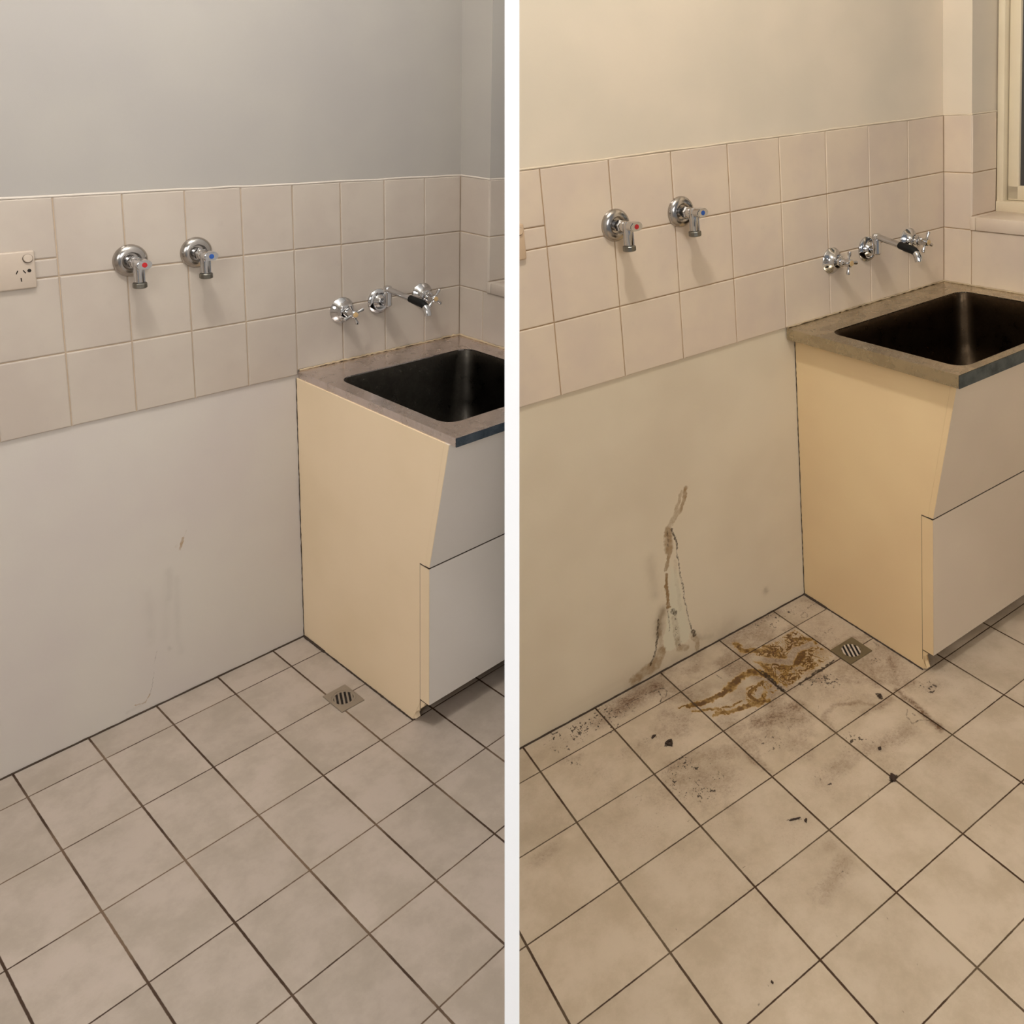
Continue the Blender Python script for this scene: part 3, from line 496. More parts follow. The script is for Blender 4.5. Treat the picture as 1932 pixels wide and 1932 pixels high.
for k in 'AB':
    r = ROOM[k]; clean = k == 'A'; where = 'clean' if clean else 'stained'
    X8, zt, h, zb, sd, rd, x4 = r['X8'], r['zt'], r['h'], r['zb'], r['sd'], r['rd'], r['x4']
    XL, YF, ZC = (-3.3, -4.2, 3.2) if clean else (-2.2, -3.2, 3.2)
    # floor
    bm = BM()
    if clean:
        grid_mesh(bm, [XL, X8+rd], [YF, 0], 'z')
        f = obj('floor', bm, MT['floorA'], k, smooth=False)
        stamp(f, 'z', lambda x, y, ch, rc: None)
    else:
        xs = np.concatenate([np.linspace(-1.7, -.97, 20), np.arange(-.96, -.48, .0022), np.arange(-.4785, .06, .0016), np.arange(.0615, .50, .0022), np.linspace(.51, X8+.0, 12)])
        ys = np.concatenate([np.linspace(-3.2, -1.12, 12), np.arange(-1.1, -.63, .0045), np.arange(-.626, -.355, .0022), np.arange(-.3535, -.0005, .0016), [0.]])
        grid_mesh(bm, xs, ys, 'z')
        f = obj('floor', bm, MT['floorB'], k, smooth=False)
        stamp(f, 'z', floor_stain)
    tag(f, f'{where} laundry floor of square pale tiles with dark grout', 'floor', kind='structure')
    # main wall: fine grid where the stains are, slab behind
    bm = BM()
    if clean: xs, zs = np.concatenate([[XL], np.arange(-.80, -.42, .0022), [X8+rd]]), np.concatenate([np.arange(0, .50, .0022), [ZC]])
    else: xs, zs = np.concatenate([[XL], np.arange(-.62, -.20, .0016), np.arange(-.19, .07, .006), [X8+rd]]), np.concatenate([np.arange(0, .56, .0016), [ZC]])
    grid_mesh(bm, xs, zs, 'y'); box(bm, XL, X8+rd, .004, .09, -.05, ZC)
    wname = 'wall_back'
    o = obj(wname, bm, MT['wall'+k], k, smooth=False)
    if clean: stamp(o, 'y', lambda x, y, ch, rc: strokes(x, y, ch, WALL_STROKES_A, .003))
    else:
        def ws(x, y, ch, rc):
            strokes(x, y, ch, [(c, w*1.5, s_, p) for c, w, s_, p in WALL_STROKES_B], .004)
            for (cx, cy), r_, s in WALL_SPECKS_B:
                m = np.hypot(x-cx, y-cy) < r_*2; kk = np.exp(-(np.hypot((x[m]-cx)*1.6, y[m]-cy)/(r_*.8))**2)
                ch[1][m] = np.maximum(ch[1][m], sm(vnoise(x[m], y[m], 330, 8), .62, .85)*kk*s); ch[0][m] = np.maximum(ch[0][m], kk*.35*s)
            wash = sm(inpoly(x, y, WALL_WASH), -.004, .02)
            ch[2][:] = np.where((ch[2] < .12) & (wash > .01), -wash, ch[2])
        stamp(o, 'y', ws)
    tag(o, f'painted wall behind the taps of the {where} laundry, {"faintly marked" if clean else "with brown runs down to the floor"}', 'wall', kind='structure')
    wall = o
    # tile band on the wall (part of the wall)
    cells = []
    nl = 5 if clean else 6
    for i in range(-(nl+8), 4):
        u0 = x4-(4-i)*r['w']; u1 = u0+r['w']
        for j in range(3):
            z1 = zt-j*h; z0 = z1-h
            if i == -1 and j == 0:
                zz = 1.213 if clean else 1.326
                cells += [(u0, u1, zz, z1), (u0, u1, z0, zz)]
            else: cells.append((u0, u1, z0, z1))
    for i in range(4):
        u0 = x4+i*r['wr']; u1 = u0+r['wr']
        for j in range(3):
            z1 = zt-j*h; z0 = z1-h
            if j == 2: z0 = zb+.001
            cells.append((u0, u1-(.0045 if i == 3 else 0), z0, z1))
    bm = BM(); tiles(bm, cells, ('y', 0.))
    t = obj('tile_band', bm, MT['tile'+k], k, parent=wall, smooth=False)
    bm = BM(); box(bm, XL, x4, -.0034, .0005, zt-3*h+.0012, zt-.001); box(bm, x4, X8-.004, -.0034, .0005, zb+.001, zt-.001)
    obj('grout', bm, MT['grout'+k], k, parent=wall, smooth=False)
    # paint ridge that laps onto the top of the tiles
    bm = BM(); tube(bm, [(XL + (X8-XL)*q/60., -.0035+random.uniform(-.0008, .0008), zt+.0012+random.uniform(-.0012, .0012)) for q in range(61)], .0030, 8)
    obj('paint_ridge', bm, MT['ridge'+k], k, parent=wall)
    # dark joint along the wall foot
    bm = BM(); tube(bm, [(XL + (r['xc']-XL)*q/160., -.0012, .0008+random.uniform(-.0006, .0010)) for q in range(161)], .0026, 6)
    obj('floor_joint', bm, MT['seam'], k, parent=wall)

    # side wall with the window recess
    zsill = zt-2*h
    yw = -1.5 if clean else -1.55
    bm = BM()
    box(bm, X8, X8+.30, -sd, .09, -.05, ZC)                         # wing by the corner
    box(bm, X8, X8+.30, yw, -sd, -.05, zsill-.0005)                 # below the sill
    box(bm, X8, X8+.30, YF, yw, -.05, ZC)                           # beyond the window
    box(bm, X8, X8+.30, yw, -sd, 2.25, ZC)                          # head
    o = obj('wall_right', bm, MT['wall'+k], k, smooth=False)
    stamp(o, 'y', lambda x, y, ch, rc: None)
    tag(o, f'window wall at the end of the sink in the {where} laundry', 'wall', kind='structure')
    wr_ = o
    bm = BM(); cells = [(-sd-.004, -.0045, zt-h, zt), (-sd-.004, -.0045, zt-2*h, zt-h)]
    tiles(bm, cells, ('x', X8))
    ys_ = [-.0045, -r['s2']]
    while ys_[-1] > -1.2: ys_.append(ys_[-1]-r['wr'])
    tiles(bm, [(b, a, zb+.001, zsill) for a, b in zip(ys_, ys_[1:])], ('x', X8))
    tiles(bm, [(X8-.0045, X8+rd-.004, zt-h, zt), (X8-.0045, X8+rd-.004, zsill+(.035 if clean else .046), zt-h)], ('y', -sd), th=.006)
    obj('tile_band', bm, MT['tile'+k], k, parent=wr_, smooth=False)
    bm = BM(); tube(bm, [(X8-.0035, -.004, zt+.0012), (X8-.0035, -sd*.5, zt+.0018), (X8-.0035, -sd-.0035, zt+.001), (X8+rd*.5, -sd-.0035, zt+.0016), (X8+rd-.004, -sd-.0035, zt+.001)], .0030, 8)
    obj('paint_ridge', bm, MT['ridge'+k], k, parent=wr_)
    bm = BM(); box(bm, X8-.0034, X8+.001, -sd-.002, -.001, zsill, zt-.001); box(bm, X8-.0034, X8+.001, -1.2, -.001, zb, zsill)
    box(bm, X8-.003, X8+rd, -sd-.0034, -sd+.001, zsill+.03, zt-.001)
    obj('grout', bm, MT['grout'+k], k, parent=wr_, smooth=False)
    # tiled sill
    hs = .035 if clean else .046
    bm = BM(); ycol = [-sd-.001, -sd-.022]
    while ycol[-1] > yw: ycol.append(ycol[-1]-r['wr'])
    for a, b in zip(ycol, ycol[1:]): box(bm, X8-.012, X8+rd+.01, b+.0008, a-.0008, zsill+.001, zsill+hs, .003)
    o = obj('sill', bm, MT['tile'+k], k, parent=wr_)
    # window
    xw = X8+rd
    w_ = thing('window', k, (xw, -sd-.3, zsill+hs), 'painted window above the sill at the end of the '+where+' laundry sink', 'window')
    w_.name = 'window_1' if clean else 'window_2'; w_['kind'] = 'structure'
    z0, z1 = zsill+hs, 2.2
    bm = BM()
    box(bm, xw-.006, xw+.05, -sd-.032, -sd-.0065, z0, z1, .004); box(bm, xw-.006, xw+.05, yw+.01, yw+.04, z0, z1, .004)
    box(bm, xw-.010, xw+.05, yw+.01, -sd-.0065, z0-.004, z0+.035, .004); box(bm, xw-.006, xw+.05, yw+.01, -sd-.0065, z1-.03, z1+.04, .004)
    obj('window_frame', bm, MT['frame'+k], k, parent=w_)
    bm = BM()
    box(bm, xw+.014, xw+.04, -sd-.075, -sd-.036, z0+.038, z1-.03, .003); box(bm, xw+.014, xw+.04, yw+.045, yw+.09, z0+.038, z1-.03, .003)
    box(bm, xw+.014, xw+.04, yw+.045, -sd-.036, z0+.036, z0+.085, .003); box(bm, xw+.014, xw+.04, yw+.045, -sd-.036, z1-.08, z1-.03, .003)
    obj('sash', bm, MT['frame'+k], k, parent=w_)
    bm = BM(); box(bm, xw+.024, xw+.028, yw+.08, -sd-.07, z0+.08, z1-.07)
    obj('glass_pane', bm, MT['glass'], k, parent=w_, smooth=False)
    # ceiling and the wall on the far left
    bm = BM(); box(bm, XL-.1, X8+.3, YF*.72, .09, ZC+.002, ZC+.08)
    tag(obj('ceiling', bm, MT['ceil'], k, smooth=False), f'flat pale ceiling over the {where} laundry', 'ceiling', kind='structure')
    if clean:
        bm = BM(); box(bm, XL-.1, XL, YF, .09, -.05, ZC)
        o = obj('wall_left', bm, MT['wallA'], k, smooth=False); stamp(o, 'y', lambda x, y, ch, rc: None)
        tag(o, 'plain painted wall to the far left of the clean laundry', 'wall', kind='structure')
    # round ceiling lamp
    lx, ly, lz = r['lamp']
    t = thing('ceiling_lamp', k, (lx, ly, ZC), f'round ceiling lamp with flat base over the {where} laundry', 'lamp')
    bm = BM(); lathe(bm, [(0, 0), (.15, 0), (.15, .018), (.13, .024), (0, .024)], (lx, ly, ZC), (0, 0, -1)); obj('lamp_base', bm, MT['white'], k, parent=t)

    # ---------------------------------------------------------------- cabinet
    xc, base, dd, zs, zd, yt, tb = r['xc'], r['base'], r['dd'], r['zs'], r['zd'], r['ytop'], r['tb']
    ztop = zb-tb
    sk = dd-.036
    cab = thing('laundry_cabinet', k, (xc, -.02, 0), f'cream-sided laundry cabinet with slanted front under the sink of the {where} laundry', 'cabinet')
    bm = BM()
    side = [(-.001, .002), (-base, .002), (-base-.004, .012), (-sk, zd-.008), (-sk, zs), (-dd+.0165, zs), (-yt+.017, ztop), (-.001, ztop)]
    prism(bm, side, xc, xc+.016, 'x')
    obj('side_panel', bm, MT['cream'+k], k, parent=cab, smooth=False)
    # edge strip of the slanted upper front, same cream laminate
    bm = BM(); prism(bm, [(-dd+.016, zs+.0015), (-dd+.0006, zs+.0015), (-yt+.0006, ztop), (-yt+.0165, ztop)], xc, xc+.0012, 'x')
    obj('edge_strip', bm, MT['cream'+k], k, parent=cab, smooth=False)
    bm = BM(); prism(bm, [(-dd+.016, zs+.0015), (-dd, zs+.0015), (-yt, ztop), (-yt+.0165, ztop)], xc+.0013, X8, 'x')
    obj('upper_front', bm, MT['front'+k], k, parent=cab, smooth=False)
    # door: cream edge at the side, grey-white face
    d_ = BM(); prism(d_, [(-sk-.0008, zd), (-dd, zd), (-dd, zs-.0025), (-sk-.0008, zs-.0025)], xc+.0006, X8-.002, 'x', .0008)
    door = obj('door', d_, MT['front'+k], k, parent=cab, smooth=False)
    d_ = BM(); prism(d_, [(-sk-.0006, zd+.001), (-dd+.0008, zd+.001), (-dd+.0008, zs-.0030), (-sk-.0006, zs-.0030)], xc-.0004, xc+.0012, 'x')
    tag(obj('edge_strip', d_, MT['cream'+k], k, parent=door, smooth=False), 'cream edge strip')
    # foot of the side panel, broken corner
    bm = BM(); prism(bm, [(-base+.003, .002), (-base-.012, .010), (-base-.006, .024), (-sk+.006, zd*.55), (-sk-.012, zd*.80), (-dd+.018, zd-.003), (-sk+.0, zd-.003), (-base+.003, zd-.006)], xc+.0008, xc+.015, 'x')
    obj('toe_bracket', bm, MT['cream'+k], k, parent=cab, smooth=False)
    bm = BM(); box(bm, xc+.016, X8, -.36, -.345, .002, zd)
    obj('kickboard', bm, MT['kick'], k, parent=cab, smooth=False)
    bm = BM(); box(bm, xc+.0165, X8, -sk+.002, -.02, zd, zd+.016)
    obj('bottom_panel', bm, MT['cream'+k], k, parent=cab, smooth=False)
    # dark grimy joints: down the wall, along the floor
    bm = BM(); tube(bm, [(xc-.0006, -.0012+random.uniform(-.0008, .0003), .0+ztop*q/90.) for q in range(91)], [.0007+random.uniform(0, .0010) for q in range(91)], 6)
    obj('joint_line', bm, MT['edge'], k, parent=cab)
    bm = BM(); tube(bm, [(xc-.0006+random.uniform(-.0006, .0002), -base*q/90., .0012) for q in range(91)],
                    [.0018+random.uniform(0, .0014)+(.0022 if q < 20 else 0) for q in range(91)], 6)
    obj('joint_line', bm, MT['edge'], k, parent=cab)
    bm = BM(); tube(bm, [(xc-.0001, -sk, z) for z in (zd-.03, zs)], .0006, 6); tube(bm, [(xc-.0001, -sk, zs-.0008), (xc-.0001, -dd, zs-.0008)], .0011, 6); tube(bm, [(xc-.0001, -sk, zd-.001), (xc-.0001, -dd+.01, zd-.001)], .0006, 6)
    obj('joint_line', bm, MT['edge'], k, parent=cab)
    bm = BM(); box(bm, xc+.001, X8, -dd+.001, -dd+.012, zs-.003, zs+.002)
    obj('shadow_gap', bm, MT['edge'], k, parent=cab, smooth=False)

    # ---------------------------------------------------------------- sink: steel top with a deep bowl
    Db = r['Db']
    sink = thing('laundry_sink', k, (x4+.3, -.3, zb), f'stainless steel laundry sink set in the cabinet of the {where} laundry', 'sink')
    bx0, bx1, by0, by1 = (-.148, .300, -.133, -.592) if clean else (.112, .745, -.126, -.570)
    def rr_ring(x0, x1, y0, y1, rad, z, n=8):
        pts = []
        for cx, cy, a0 in ((x1-rad, y0-rad, 0), (x0+rad, y0-rad, 90), (x0+rad, y1+rad, 180), (x1-rad, y1+rad, 270)):
            for q in range(n+1):
                a = math.radians(a0+90*q/n); pts.append((cx+rad*math.cos(a), cy+rad*math.sin(a), z))
        return pts
    bm = BM()
    inner = [bm.verts.new(p) for p in rr_ring(bx0, bx1, by0, by1, .042, zb)]
    n_ = len(inner)
    ox0, ox1, oy0, oy1 = x4, X8-.0065, -.0065, -Db
    outer = []
    for p in inner:                                                   # matching ring on the outside rectangle
        cx, cy = (bx0+bx1)/2, (by0+by1)/2
        dx, dy = p.co.x-cx, p.co.y-cy
        outer.append(None)
    # outer ring point for each inner point: snap to the side or corner
    for i, p in enumerate(inner):
        x, y = p.co.x, p.co.y
        q = i // 9; f_ = (i % 9)/8
        cor = [(ox1, oy0), (ox0, oy0), (ox0, oy1), (ox1, oy1)][q]
        a = [(ox1, y), (x, oy0), (ox0, y), (x, oy1)][q]; b = [(x, oy0), (ox0, y), (x, oy1), (ox1, y)][q]
        pt = (a[0]+(cor[0]-a[0])*f_*2, a[1]+(cor[1]-a[1])*f_*2) if f_ < .5 else ((cor[0]+(b[0]-cor[0])*(f_-.5)*2, cor[1]+(b[1]-cor[1])*(f_-.5)*2))
        if f_ == .5: pt = cor
        outer[i] = bm.verts.new((pt[0], pt[1], zb))
    out2 = [bm.verts.new((v.co.x, v.co.y, zb-tb)) for v in outer]
    inn2 = [bm.verts.new((v.co.x, v.co.y, zb-.0035)) for v in inner]
    for i in range(n_):
        j = (i+1) % n_
        bm.faces.new((inner[i], inner[j], outer[j], outer[i])); bm.faces.new((outer[i], outer[j], out2[j], out2[i])); bm.faces.new((inner[j], inner[i], inn2[i], inn2[j]))
        bm.faces.new((out2[i], out2[j], inn2[j], inn2[i]))
    es = [e for e in bm.edges if e.verts[0] in outer and e.verts[1] in outer]
    obj('rim', bm, MT['steel'+k], k, parent=sink, smooth=False)
    bm = BM(); prism(bm, [(-Db-.0012, zb-.0012), (-Db+.0005, zb-.0012), (-Db+.0005, zb-tb-.001), (-Db-.0012, zb-tb-.001)], x4+.001, X8-.007, 'x')
    tag(obj('front_lip', bm, MT['frontsteel'], k, parent=sink, smooth=False), 'steel front lip with a dark reflection put into its colour')
    bm = BM(); rings = []
    for z, ins, fr, lf, rad in ((-.0035, 0, 0, 0, .042), (-.014, .003, .024, .010, .042), (-.05, .006, .036, .014, .048), (-.16, .016, .062, .022, .06), (-.235, .024, .085, .030, .07), (-.262, .045, .10, .05, .07), (-.27, .09, .14, .09, .06)):
        rings.append([bm.verts.new(p) for p in rr_ring(bx0+max(ins, lf), bx1-ins, by0-ins, by1+max(ins, fr), rad, zb+z)])
    for a, b in zip(rings, rings[1:]):
        for i in range(n_): bm.faces.new((a[i], a[(i+1) % n_], b[(i+1) % n_], b[i]))
    bm.faces.new(rings[-1])
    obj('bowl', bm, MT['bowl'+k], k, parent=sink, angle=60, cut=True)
    bm = BM(); tube(bm, [(x4+.004+(X8-x4-.012)*q/70., -.0075+random.uniform(-.001, .0008), zb+.0018+random.uniform(-.0008, .0022)) for q in range(71)], [.0018+random.uniform(0, .0018) for q in range(71)], 7)
    tube(bm, [(X8-.0075, -.008-(Db-.01)*q/70., zb+.0018+random.uniform(-.0008, .0012)) for q in range(71)], [.0022+random.uniform(0, .0014) for q in range(71)], 7)
    tag(obj('sealant', bm, MT['caulk'], k, parent=sink), 'stained yellowish sealant')

# ------------------------------------------------------------------ tapware (built square to the wall)
def wpt(k, x, z):                                     # point on the tile face
    return (x, -.006, z)
def wash_tap(k, x, z, hot, tilt=0):
    s = ROOM[k]['k']; p = wpt(k, x, z)
    where = 'clean' if k == 'A' else 'stained'; c = 'red' if hot else 'blue'
    t = thing('washing_machine_tap', k, p, f'chrome washing machine tap with {c} dot, on the tiles of the {where} laundry', 'tap', skew=False)
    X, Y, Z = p
    P = lambda a, d, b: (X+a*s, Y-d*s, Z+b*s)
    bm = BM(); lathe(bm, [(0, .0), (.0385*s, 0), (.0385*s, .003*s), (.0355*s, .009*s), (.029*s, .0135*s), (.022*s, .0145*s), (.0185*s, .0125*s), (.018*s, .006*s), (0, .006*s)], (X, Y, Z), (0, -1, 0), 56)
    obj('flange', bm, MT['satin'], k, parent=t, skew=False)
    bm = BM(); cyl(bm, P(0, .003, 0), P(0, .058, 0), .0105*s); lathe(bm, [(0, 0), (.0145*s, 0), (.015*s, .002*s), (.015*s, .011*s), (.0125*s, .013*s), (0, .013*s)], P(0, .018, 0), (0, -1, 0), 6)
    lathe(bm, [(0, 0), (.0128*s, 0), (.0128*s, .012*s), (.011*s, .015*s), (0, .015*s)], P(0, .034, 0), (0, -1, 0), 28)
    obj('tap_body', bm, MT['chrome'], k, parent=t, skew=False)
    bm = BM(); lathe(bm, [(0, .012*s), (.008*s, .012*s), (.0115*s, .006*s), (.0118*s, -.008*s), (.0105*s, -.014*s), (.0105*s, -.042*s), (.0088*s, -.046*s), (0, -.046*s)], P(0, .052, 0), (0, 0, 1), 32)
    for a in range(4): tube(bm, [P(.0102*math.cos(a*math.pi/2+.6), .052+.0102*math.sin(a*math.pi/2+.6), b) for b in (-.012, -.042)], .0019*s, 8)
    outlet = obj('outlet', bm, MT['chrome'], k, parent=t, skew=False)
    bm = BM(); lathe(bm, [(0, 0), (.0145*s, 0), (.0155*s, .0015*s), (.0155*s, .0105*s), (.014*s, .012*s), (.009*s, .012*s), (.009*s, .004*s), (0, .004*s)], P(0, .052, -.044), (0, 0, -1), 12)
    tag(obj('hose_nut', bm, MT['nut'], k, parent=outlet, skew=False, angle=25), 'dull dark hose nut')
    bm = BM(); cyl(bm, P(0, .056, .003), P(0, .068, .003), .0095*s)
    L, H = .0168*s, .0105*s
    ca, sa = math.cos(tilt), math.sin(tilt)
    poly = []
    for u, v in ((L, .35*H), (L*.55, H), (-L*.55, H), (-L, .35*H), (-L, -.35*H), (-L*.55, -H), (L*.55, -H), (L, -.35*H)):
        poly.append((X+.001*s+u*ca-v*sa, Z+.003*s+u*sa+v*ca))
    prism(bm, poly, Y-.064*s, Y-.086*s, 'y', .0016*s)
    hd = obj('handle', bm, MT['chrome'], k, parent=t, skew=False, angle=25)
    bm = BM(); lathe(bm, [(0, -.001), (.0058*s, -.001), (.0058*s, .0004), (0, .0009)], (X+.001*s, Y-.086*s, Z+.003*s), (0, -1, 0), 24)
    tag(obj('indicator', bm, MT['red' if hot else 'blue'], k, parent=hd, skew=False), f'{c} dot')
    return t
wash_tap('A', -.597, 1.190, True); wash_tap('A', -.446, 1.193, False)
wash_tap('B', -.522, 1.297, True); wash_tap('B', -.312, 1.301, False)

def cross_tap(k, x, z, rot, side):
    s = ROOM[k]['k']; p = wpt(k, x, z); X, Y, Z = p
    where = 'clean' if k == 'A' else 'stained'
    t = thing('cross_handle_tap', k, p, f'chrome cross-handle tap {side} of the spout in the {where} laundry', 'tap', skew=False)
    P = lambda a, d, b: (X+a*s, Y-d*s, Z+b*s)
    bm = BM(); lathe(bm, [(0, 0), (.0375*s, 0), (.0378*s, .0025*s), (.036*s, .005*s), (.030*s, .010*s), (.0205*s, .020*s), (.0195*s, .026*s), (.0165*s, .028*s), (0, .028*s)], (X, Y, Z), (0, -1, 0), 56)
    obj('flange', bm, MT['chrome'], k, parent=t, skew=False)
    bm = BM(); cyl(bm, P(0, .026, 0), P(0, .056, 0), .0125*s, .009*s); cyl(bm, P(0, .036, 0), P(0, .041, 0), .0145*s)
    obj('spindle', bm, MT['chrome'], k, parent=t, skew=False)
    bm = BM(); lathe(bm, [(0, 0), (.009*s, 0), (.0112*s, .003*s), (.0112*s, .017*s), (.009*s, .0195*s), (0, .0195*s)], P(0, .053, 0), (0, -1, 0), 32)
    hub = obj('handle_hub', bm, MT['chrome'], k, parent=t, skew=False)
    for q in range(4):
        a = math.radians(rot+90*q); bm = BM()
        pts = [P(math.cos(a)*u, .0625, math.sin(a)*u) for u in (.006, .014, .022, .028, .0315, .033)]
        tube(bm, pts, [w*s for w in (.0042, .0036, .0044, .0056, .0052, .003)], 16)
        obj('handle_spoke', bm, MT['chrome'], k, parent=hub, skew=False)
    bm = BM(); lathe(bm, [(0, -.001), (.0078*s, -.001), (.0076*s, .0012), (0, .0022)], P(0, .0725, 0), (0, -1, 0), 28)
    tag(obj('handle_cap', bm, MT['brass'], k, parent=hub, skew=False), 'yellowed round cap')
cross_tap('A', -.049, .981, 20, 'left'); cross_tap('A', .228, .985, 52, 'right')
cross_tap('B', .262, 1.068, -8, 'left'); cross_tap('B', .630, 1.072, 64, 'right')

def spout(k, x, z, px, ptop, pbot, end):
    s = ROOM[k]['k']; p = wpt(k, x, z); X, Y, Z = p
    where = 'clean' if k == 'A' else 'stained'
    t = thing('swivel_spout', k, p, f'chrome swivel spout with black sleeve between the cross-handle taps of the {where} laundry', 'spout', skew=False)
    bm = BM(); lathe(bm, [(0, 0), (.0375*s, 0), (.0378*s, .004*s), (.034*s, .009*s), (.027*s, .0115*s), (.0235*s, .0095*s), (.0225*s, .0095*s), (.017*s, .016*s), (.0145*s, .024*s), (0, .024*s)], (X, Y, Z), (0, -1, 0), 56)
    obj('flange', bm, MT['chrome'], k, parent=t, skew=False)
    yp = -.060
    bm = BM(); tube(bm, [(X, Y-.012, Z), (X+(px-X)*.5, Y-.03, Z+.002), (px, yp, Z+.004)], .0112*s, 24)
    lathe(bm, [(0, 0), (.010*s, 0), (.0122*s, .003*s), (.0122*s, (ptop-pbot)*.72), (.011*s, (ptop-pbot)*.74), (.0125*s, (ptop-pbot)*.77), (.0125*s, (ptop-pbot)-.003), (.0105*s, ptop-pbot), (0, ptop-pbot)], (px, yp, pbot), (0, 0, 1), 36)
    obj('pillar', bm, MT['chrome'], k, parent=t, skew=False)
    e = Vector(end); s0 = Vector((px, yp-.006, ptop-.009)); d = e-s0; dn = d.normalized()
    bm = BM(); tube(bm, [s0, s0+d*.5, s0+d*.9], .0088*s, 28)
    arm = obj('swivel_arm', bm, MT['chrome'], k, parent=t, skew=False)
    bm = BM(); down = Vector((0, 0, -1))
    c0 = s0+d*.60
    pts = [c0, s0+d*.76, s0+d*.88, s0+d*.95+down*.001, s0+d*1.0+down*.005]
    tube(bm, pts, [.0102*s, .0112*s, .0112*s, .0108*s, .0102*s], 28)
    tag(obj('rubber_sleeve', bm, MT['blackrub'], k, parent=arm, skew=False), 'black rubber sleeve')
    bm = BM(); pts = [s0+d*.96+down*.002, s0+d*1.02+down*.009, s0+d*1.055+down*.018, s0+d*1.07+down*.028]
    tube(bm, pts, [.0088*s, .0102*s, .0105*s, .0098*s], 28)
    obj('nozzle', bm, MT['chrome'], k, parent=arm, skew=False)
spout('A', .073, .989, .069, 1.044, .985, (.076, -.232, 1.021))
spout('B', .425, 1.077, .406, 1.133, 1.069, (.366, -.232, 1.104))

# ------------------------------------------------------------------ power outlets
def outlet_plate(k, xr, zb, zt, full):
    s = (zt-zb)/.083; W = .117*s; p = wpt(k, xr-W/2, zb); Y = -.006
    t = thing('power_outlet', k, p, 'cream double power outlet with round rocker switches' if full else 'edge of a cream power outlet beside the added white divider board', 'power outlet', skew=False)
    bm = BM(); box(bm, xr-W, xr, Y-.009, Y-.0002, zb, zt, .0035, 3)
    obj('faceplate', bm, MT['plastic' if k == 'A' else 'plasticB'], k, parent=t, skew=False)
    cx = xr-W/2
    for sg in (1, -1):
        sx = cx+sg*(W/2-.0135*s); bm = BM(); lathe(bm, [(.0098*s, 0), (.0098*s, .0003), (0, .0003)], (sx, Y-.009, zt-.0165*s), (0, -1, 0), 32)
        obj('switch_recess', bm, MT['edge'], k, parent=t, skew=False)
        bm = BM(); lathe(bm, [(0, 0), (.0088*s, 0), (.0088*s, .0025), (.0076*s, .0040), (0, .0042)], (sx, Y-.0088, zt-.0160*s), (0, -1, .10), 32)
        obj('rocker_switch', bm, MT['plastic' if k == 'A' else 'plasticB'], k, parent=t, skew=False)
        if not full and sg == 1: continue
        bm = BM(); lathe(bm, [(.0037*s, 0), (.0037*s, .0004), (0, .0004)], (sx+.001*s, Y-.009, zt-.043*s), (0, -1, 0), 20)
        obj('screw_hole', bm, MT['hole'], k, parent=t, skew=False)
        hx = cx+sg*(W/2-.0285*s)
        for dx, dz, an in ((-.0068, -.0445, 25), (.0068, -.0445, -32), (.0, -.0615, -4)):
            a = math.radians(an); ux, uz = math.sin(a)*.0040*s, math.cos(a)*.0040*s; nx, nz = uz*.25, -ux*.25
            c = (hx+dx*s, zt+dz*s); bm = BM()
            prism(bm, [(c[0]-ux-nx, c[1]-uz-nz), (c[0]-ux+nx, c[1]-uz+nz), (c[0]+ux+nx, c[1]+uz+nz), (c[0]+ux-nx, c[1]+uz-nz)], Y-.0088, Y-.0094, 'y')
            obj('pin_slot', bm, MT['hole'], k, parent=t, skew=False, smooth=False)
outlet_plate('A', -.7885, 1.153, 1.236, True)
outlet_plate('B', -.7825, 1.256, 1.341, False)

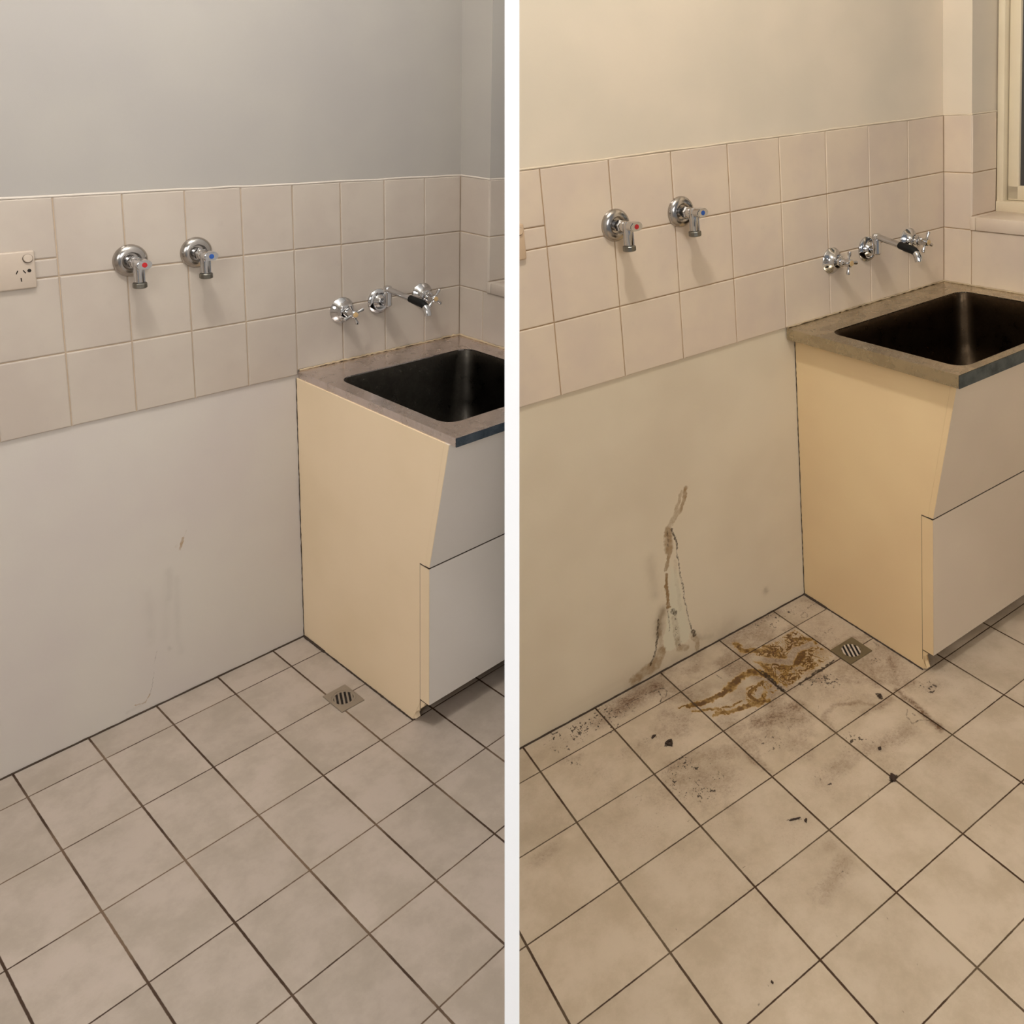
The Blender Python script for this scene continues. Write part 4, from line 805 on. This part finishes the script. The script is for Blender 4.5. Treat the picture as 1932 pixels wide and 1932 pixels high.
# ------------------------------------------------------------------ floor drains
def drain(k, c, hx, hy, rg, dirv, label):
    t = thing('floor_drain', k, (c[0], c[1], 0), label, 'drain')
    bm = BM(); n = 48; z = .0028
    outer = []; inner = []; low = []
    for i in range(n):
        a = 2*math.pi*(i+.5)/n; ca, sa = math.cos(a), math.sin(a); m = max(abs(ca)/hx, abs(sa)/hy)
        outer.append((c[0]+ca/m, c[1]+sa/m)); inner.append((c[0]+rg*ca, c[1]+rg*sa))
    cs = [(c[0]+sx*hx, c[1]+sy*hy) for sx, sy in ((1, 1), (-1, 1), (-1, -1), (1, -1))]
    for q in cs:
        j = min(range(n), key=lambda i: (outer[i][0]-q[0])**2+(outer[i][1]-q[1])**2); outer[j] = q
    V = lambda L, zz: [bm.verts.new((a, b, zz)) for a, b in L]
    o1, o0, i1, i0 = V(outer, z), V(outer, .0002), V(inner, z), V(inner, .0010)
    for i in range(n):
        j = (i+1) % n
        bm.faces.new((o1[i], o1[j], i1[j], i1[i])); bm.faces.new((o0[i], o0[j], o1[j], o1[i])); bm.faces.new((i1[i], i1[j], i0[j], i0[i]))
    obj('drain_frame', bm, MT['drain' if k == 'A' else 'drainB'], k, parent=t, smooth=False)
    bm = BM(); lathe(bm, [(rg*.995, 0), (0, 0)], (c[0], c[1], .0009), (0, 0, 1), 40); obj('drain_hole', bm, MT['hole'], k, parent=t, smooth=False)
    g = BM(); lathe(g, [(rg*.99, 0), (rg*.99, .0014), (rg*.86, .0018), (rg*.80, .0014), (rg*.80, 0), (rg*.99, 0)], (c[0], c[1], .0012), (0, 0, 1), 48)
    grate = obj('grate', g, MT['drain' if k == 'A' else 'drainB'], k, parent=t)
    d = Vector((dirv[0], dirv[1])).normalized(); nn = Vector((-d.y, d.x))
    for q in range(-2, 3):
        u = q*rg*.335; L = math.sqrt(max((rg*.82)**2-u*u, 0)); m_ = Vector(c)+nn*u; w = rg*.078
        bm = BM(); prism(bm, [tuple(m_+d*L+nn*w), tuple(m_-d*L+nn*w), tuple(m_-d*L-nn*w), tuple(m_+d*L-nn*w)], .0012, .0027, 'z', .0004)
        obj('grate_bar', bm, MT['bar' if k == 'A' else 'barB'], k, parent=grate, smooth=False)
drain('A', (-.266, -.318), .0335, .0445, .0315, (-.0246, -.050), 'square steel floor drain in clean pale tiles beside the cabinet')
drain('B', (.004, -.281), .046, .0385, .0345, (-.019, -.035), 'grubby square floor drain beside the brown stain')

# ------------------------------------------------------------------ crumbs and bits lying on the soiled floor
def crumb(x, y, sx, sy, sz, rot, label, seed, hollow=False):
    rnd = random.Random(seed); bm = BM()
    if hollow:                                         # a small curled three-cornered scrap
        P = [(x+sx*math.cos(rot+a), y+sx*math.sin(rot+a)) for a in (0, 2.2, 4.1)]
        for a, b in ((0, 1), (1, 2), (2, 0)):
            tube(bm, [(P[a][0], P[a][1], .002), ((P[a][0]+P[b][0])/2, (P[a][1]+P[b][1])/2, .0034), (P[b][0], P[b][1], .002)], [.0022, .0030, .0018], 7)
    else:
        bmesh.ops.create_icosphere(bm, subdivisions=2, radius=1)
        c, s_ = math.cos(rot), math.sin(rot)
        for v in bm.verts:
            f = 1+rnd.uniform(-.28, .28); a, b, q = v.co.x*sx*f, v.co.y*sy*f, max(v.co.z*sz*f, -sz*.4)+sz*.4
            v.co = (x+a*c-b*s_, y+a*s_+b*c, q+.0002)
    o = obj('debris_bit', bm, MT['crumb'], 'B', base=(x, y, 0))
    tag(o, label, 'debris', 'bits of dirt on the soiled floor')
crumb(-.6189, -.2275, .0105, .01, .003, .4, 'small dark triangular scrap on the soiled tiles, left of the brown stain', 1, True)
crumb(-.2633, -.6461, .0125, .0065, .005, .9, 'dark clump of dirt on the crossing of two grout lines', 2)
crumb(-.5255, -.5844, .0125, .0022, .002, -.35, 'thin dark curved crumb on the middle tiles of the soiled floor', 3)
crumb(-.5086, -.6009, .0048, .0030, .0025, .2, 'little brown crumb right next to the thin dark crumb', 4)
crumb(-.217, -.5685, .0052, .0040, .0035, .4, 'small round dark crumb above the dirt clump on the grout crossing', 5)
crumb(-.6389, -.1846, .0085, .0038, .002, .3, 'flat brown flake behind the triangular scrap', 6)
crumb(-.8074, -.8082, .0022, .0038, .002, .1, 'tiny dark speck of grit nearest the camera on the soiled floor', 7)
crumb(-.0741, -.4500, .0065, .0042, .003, .8, 'dark crumb beside the grout line between the drain and the grout crossing', 8)
for o in bpy.data.objects:
    if '_base' in o: del o['_base']
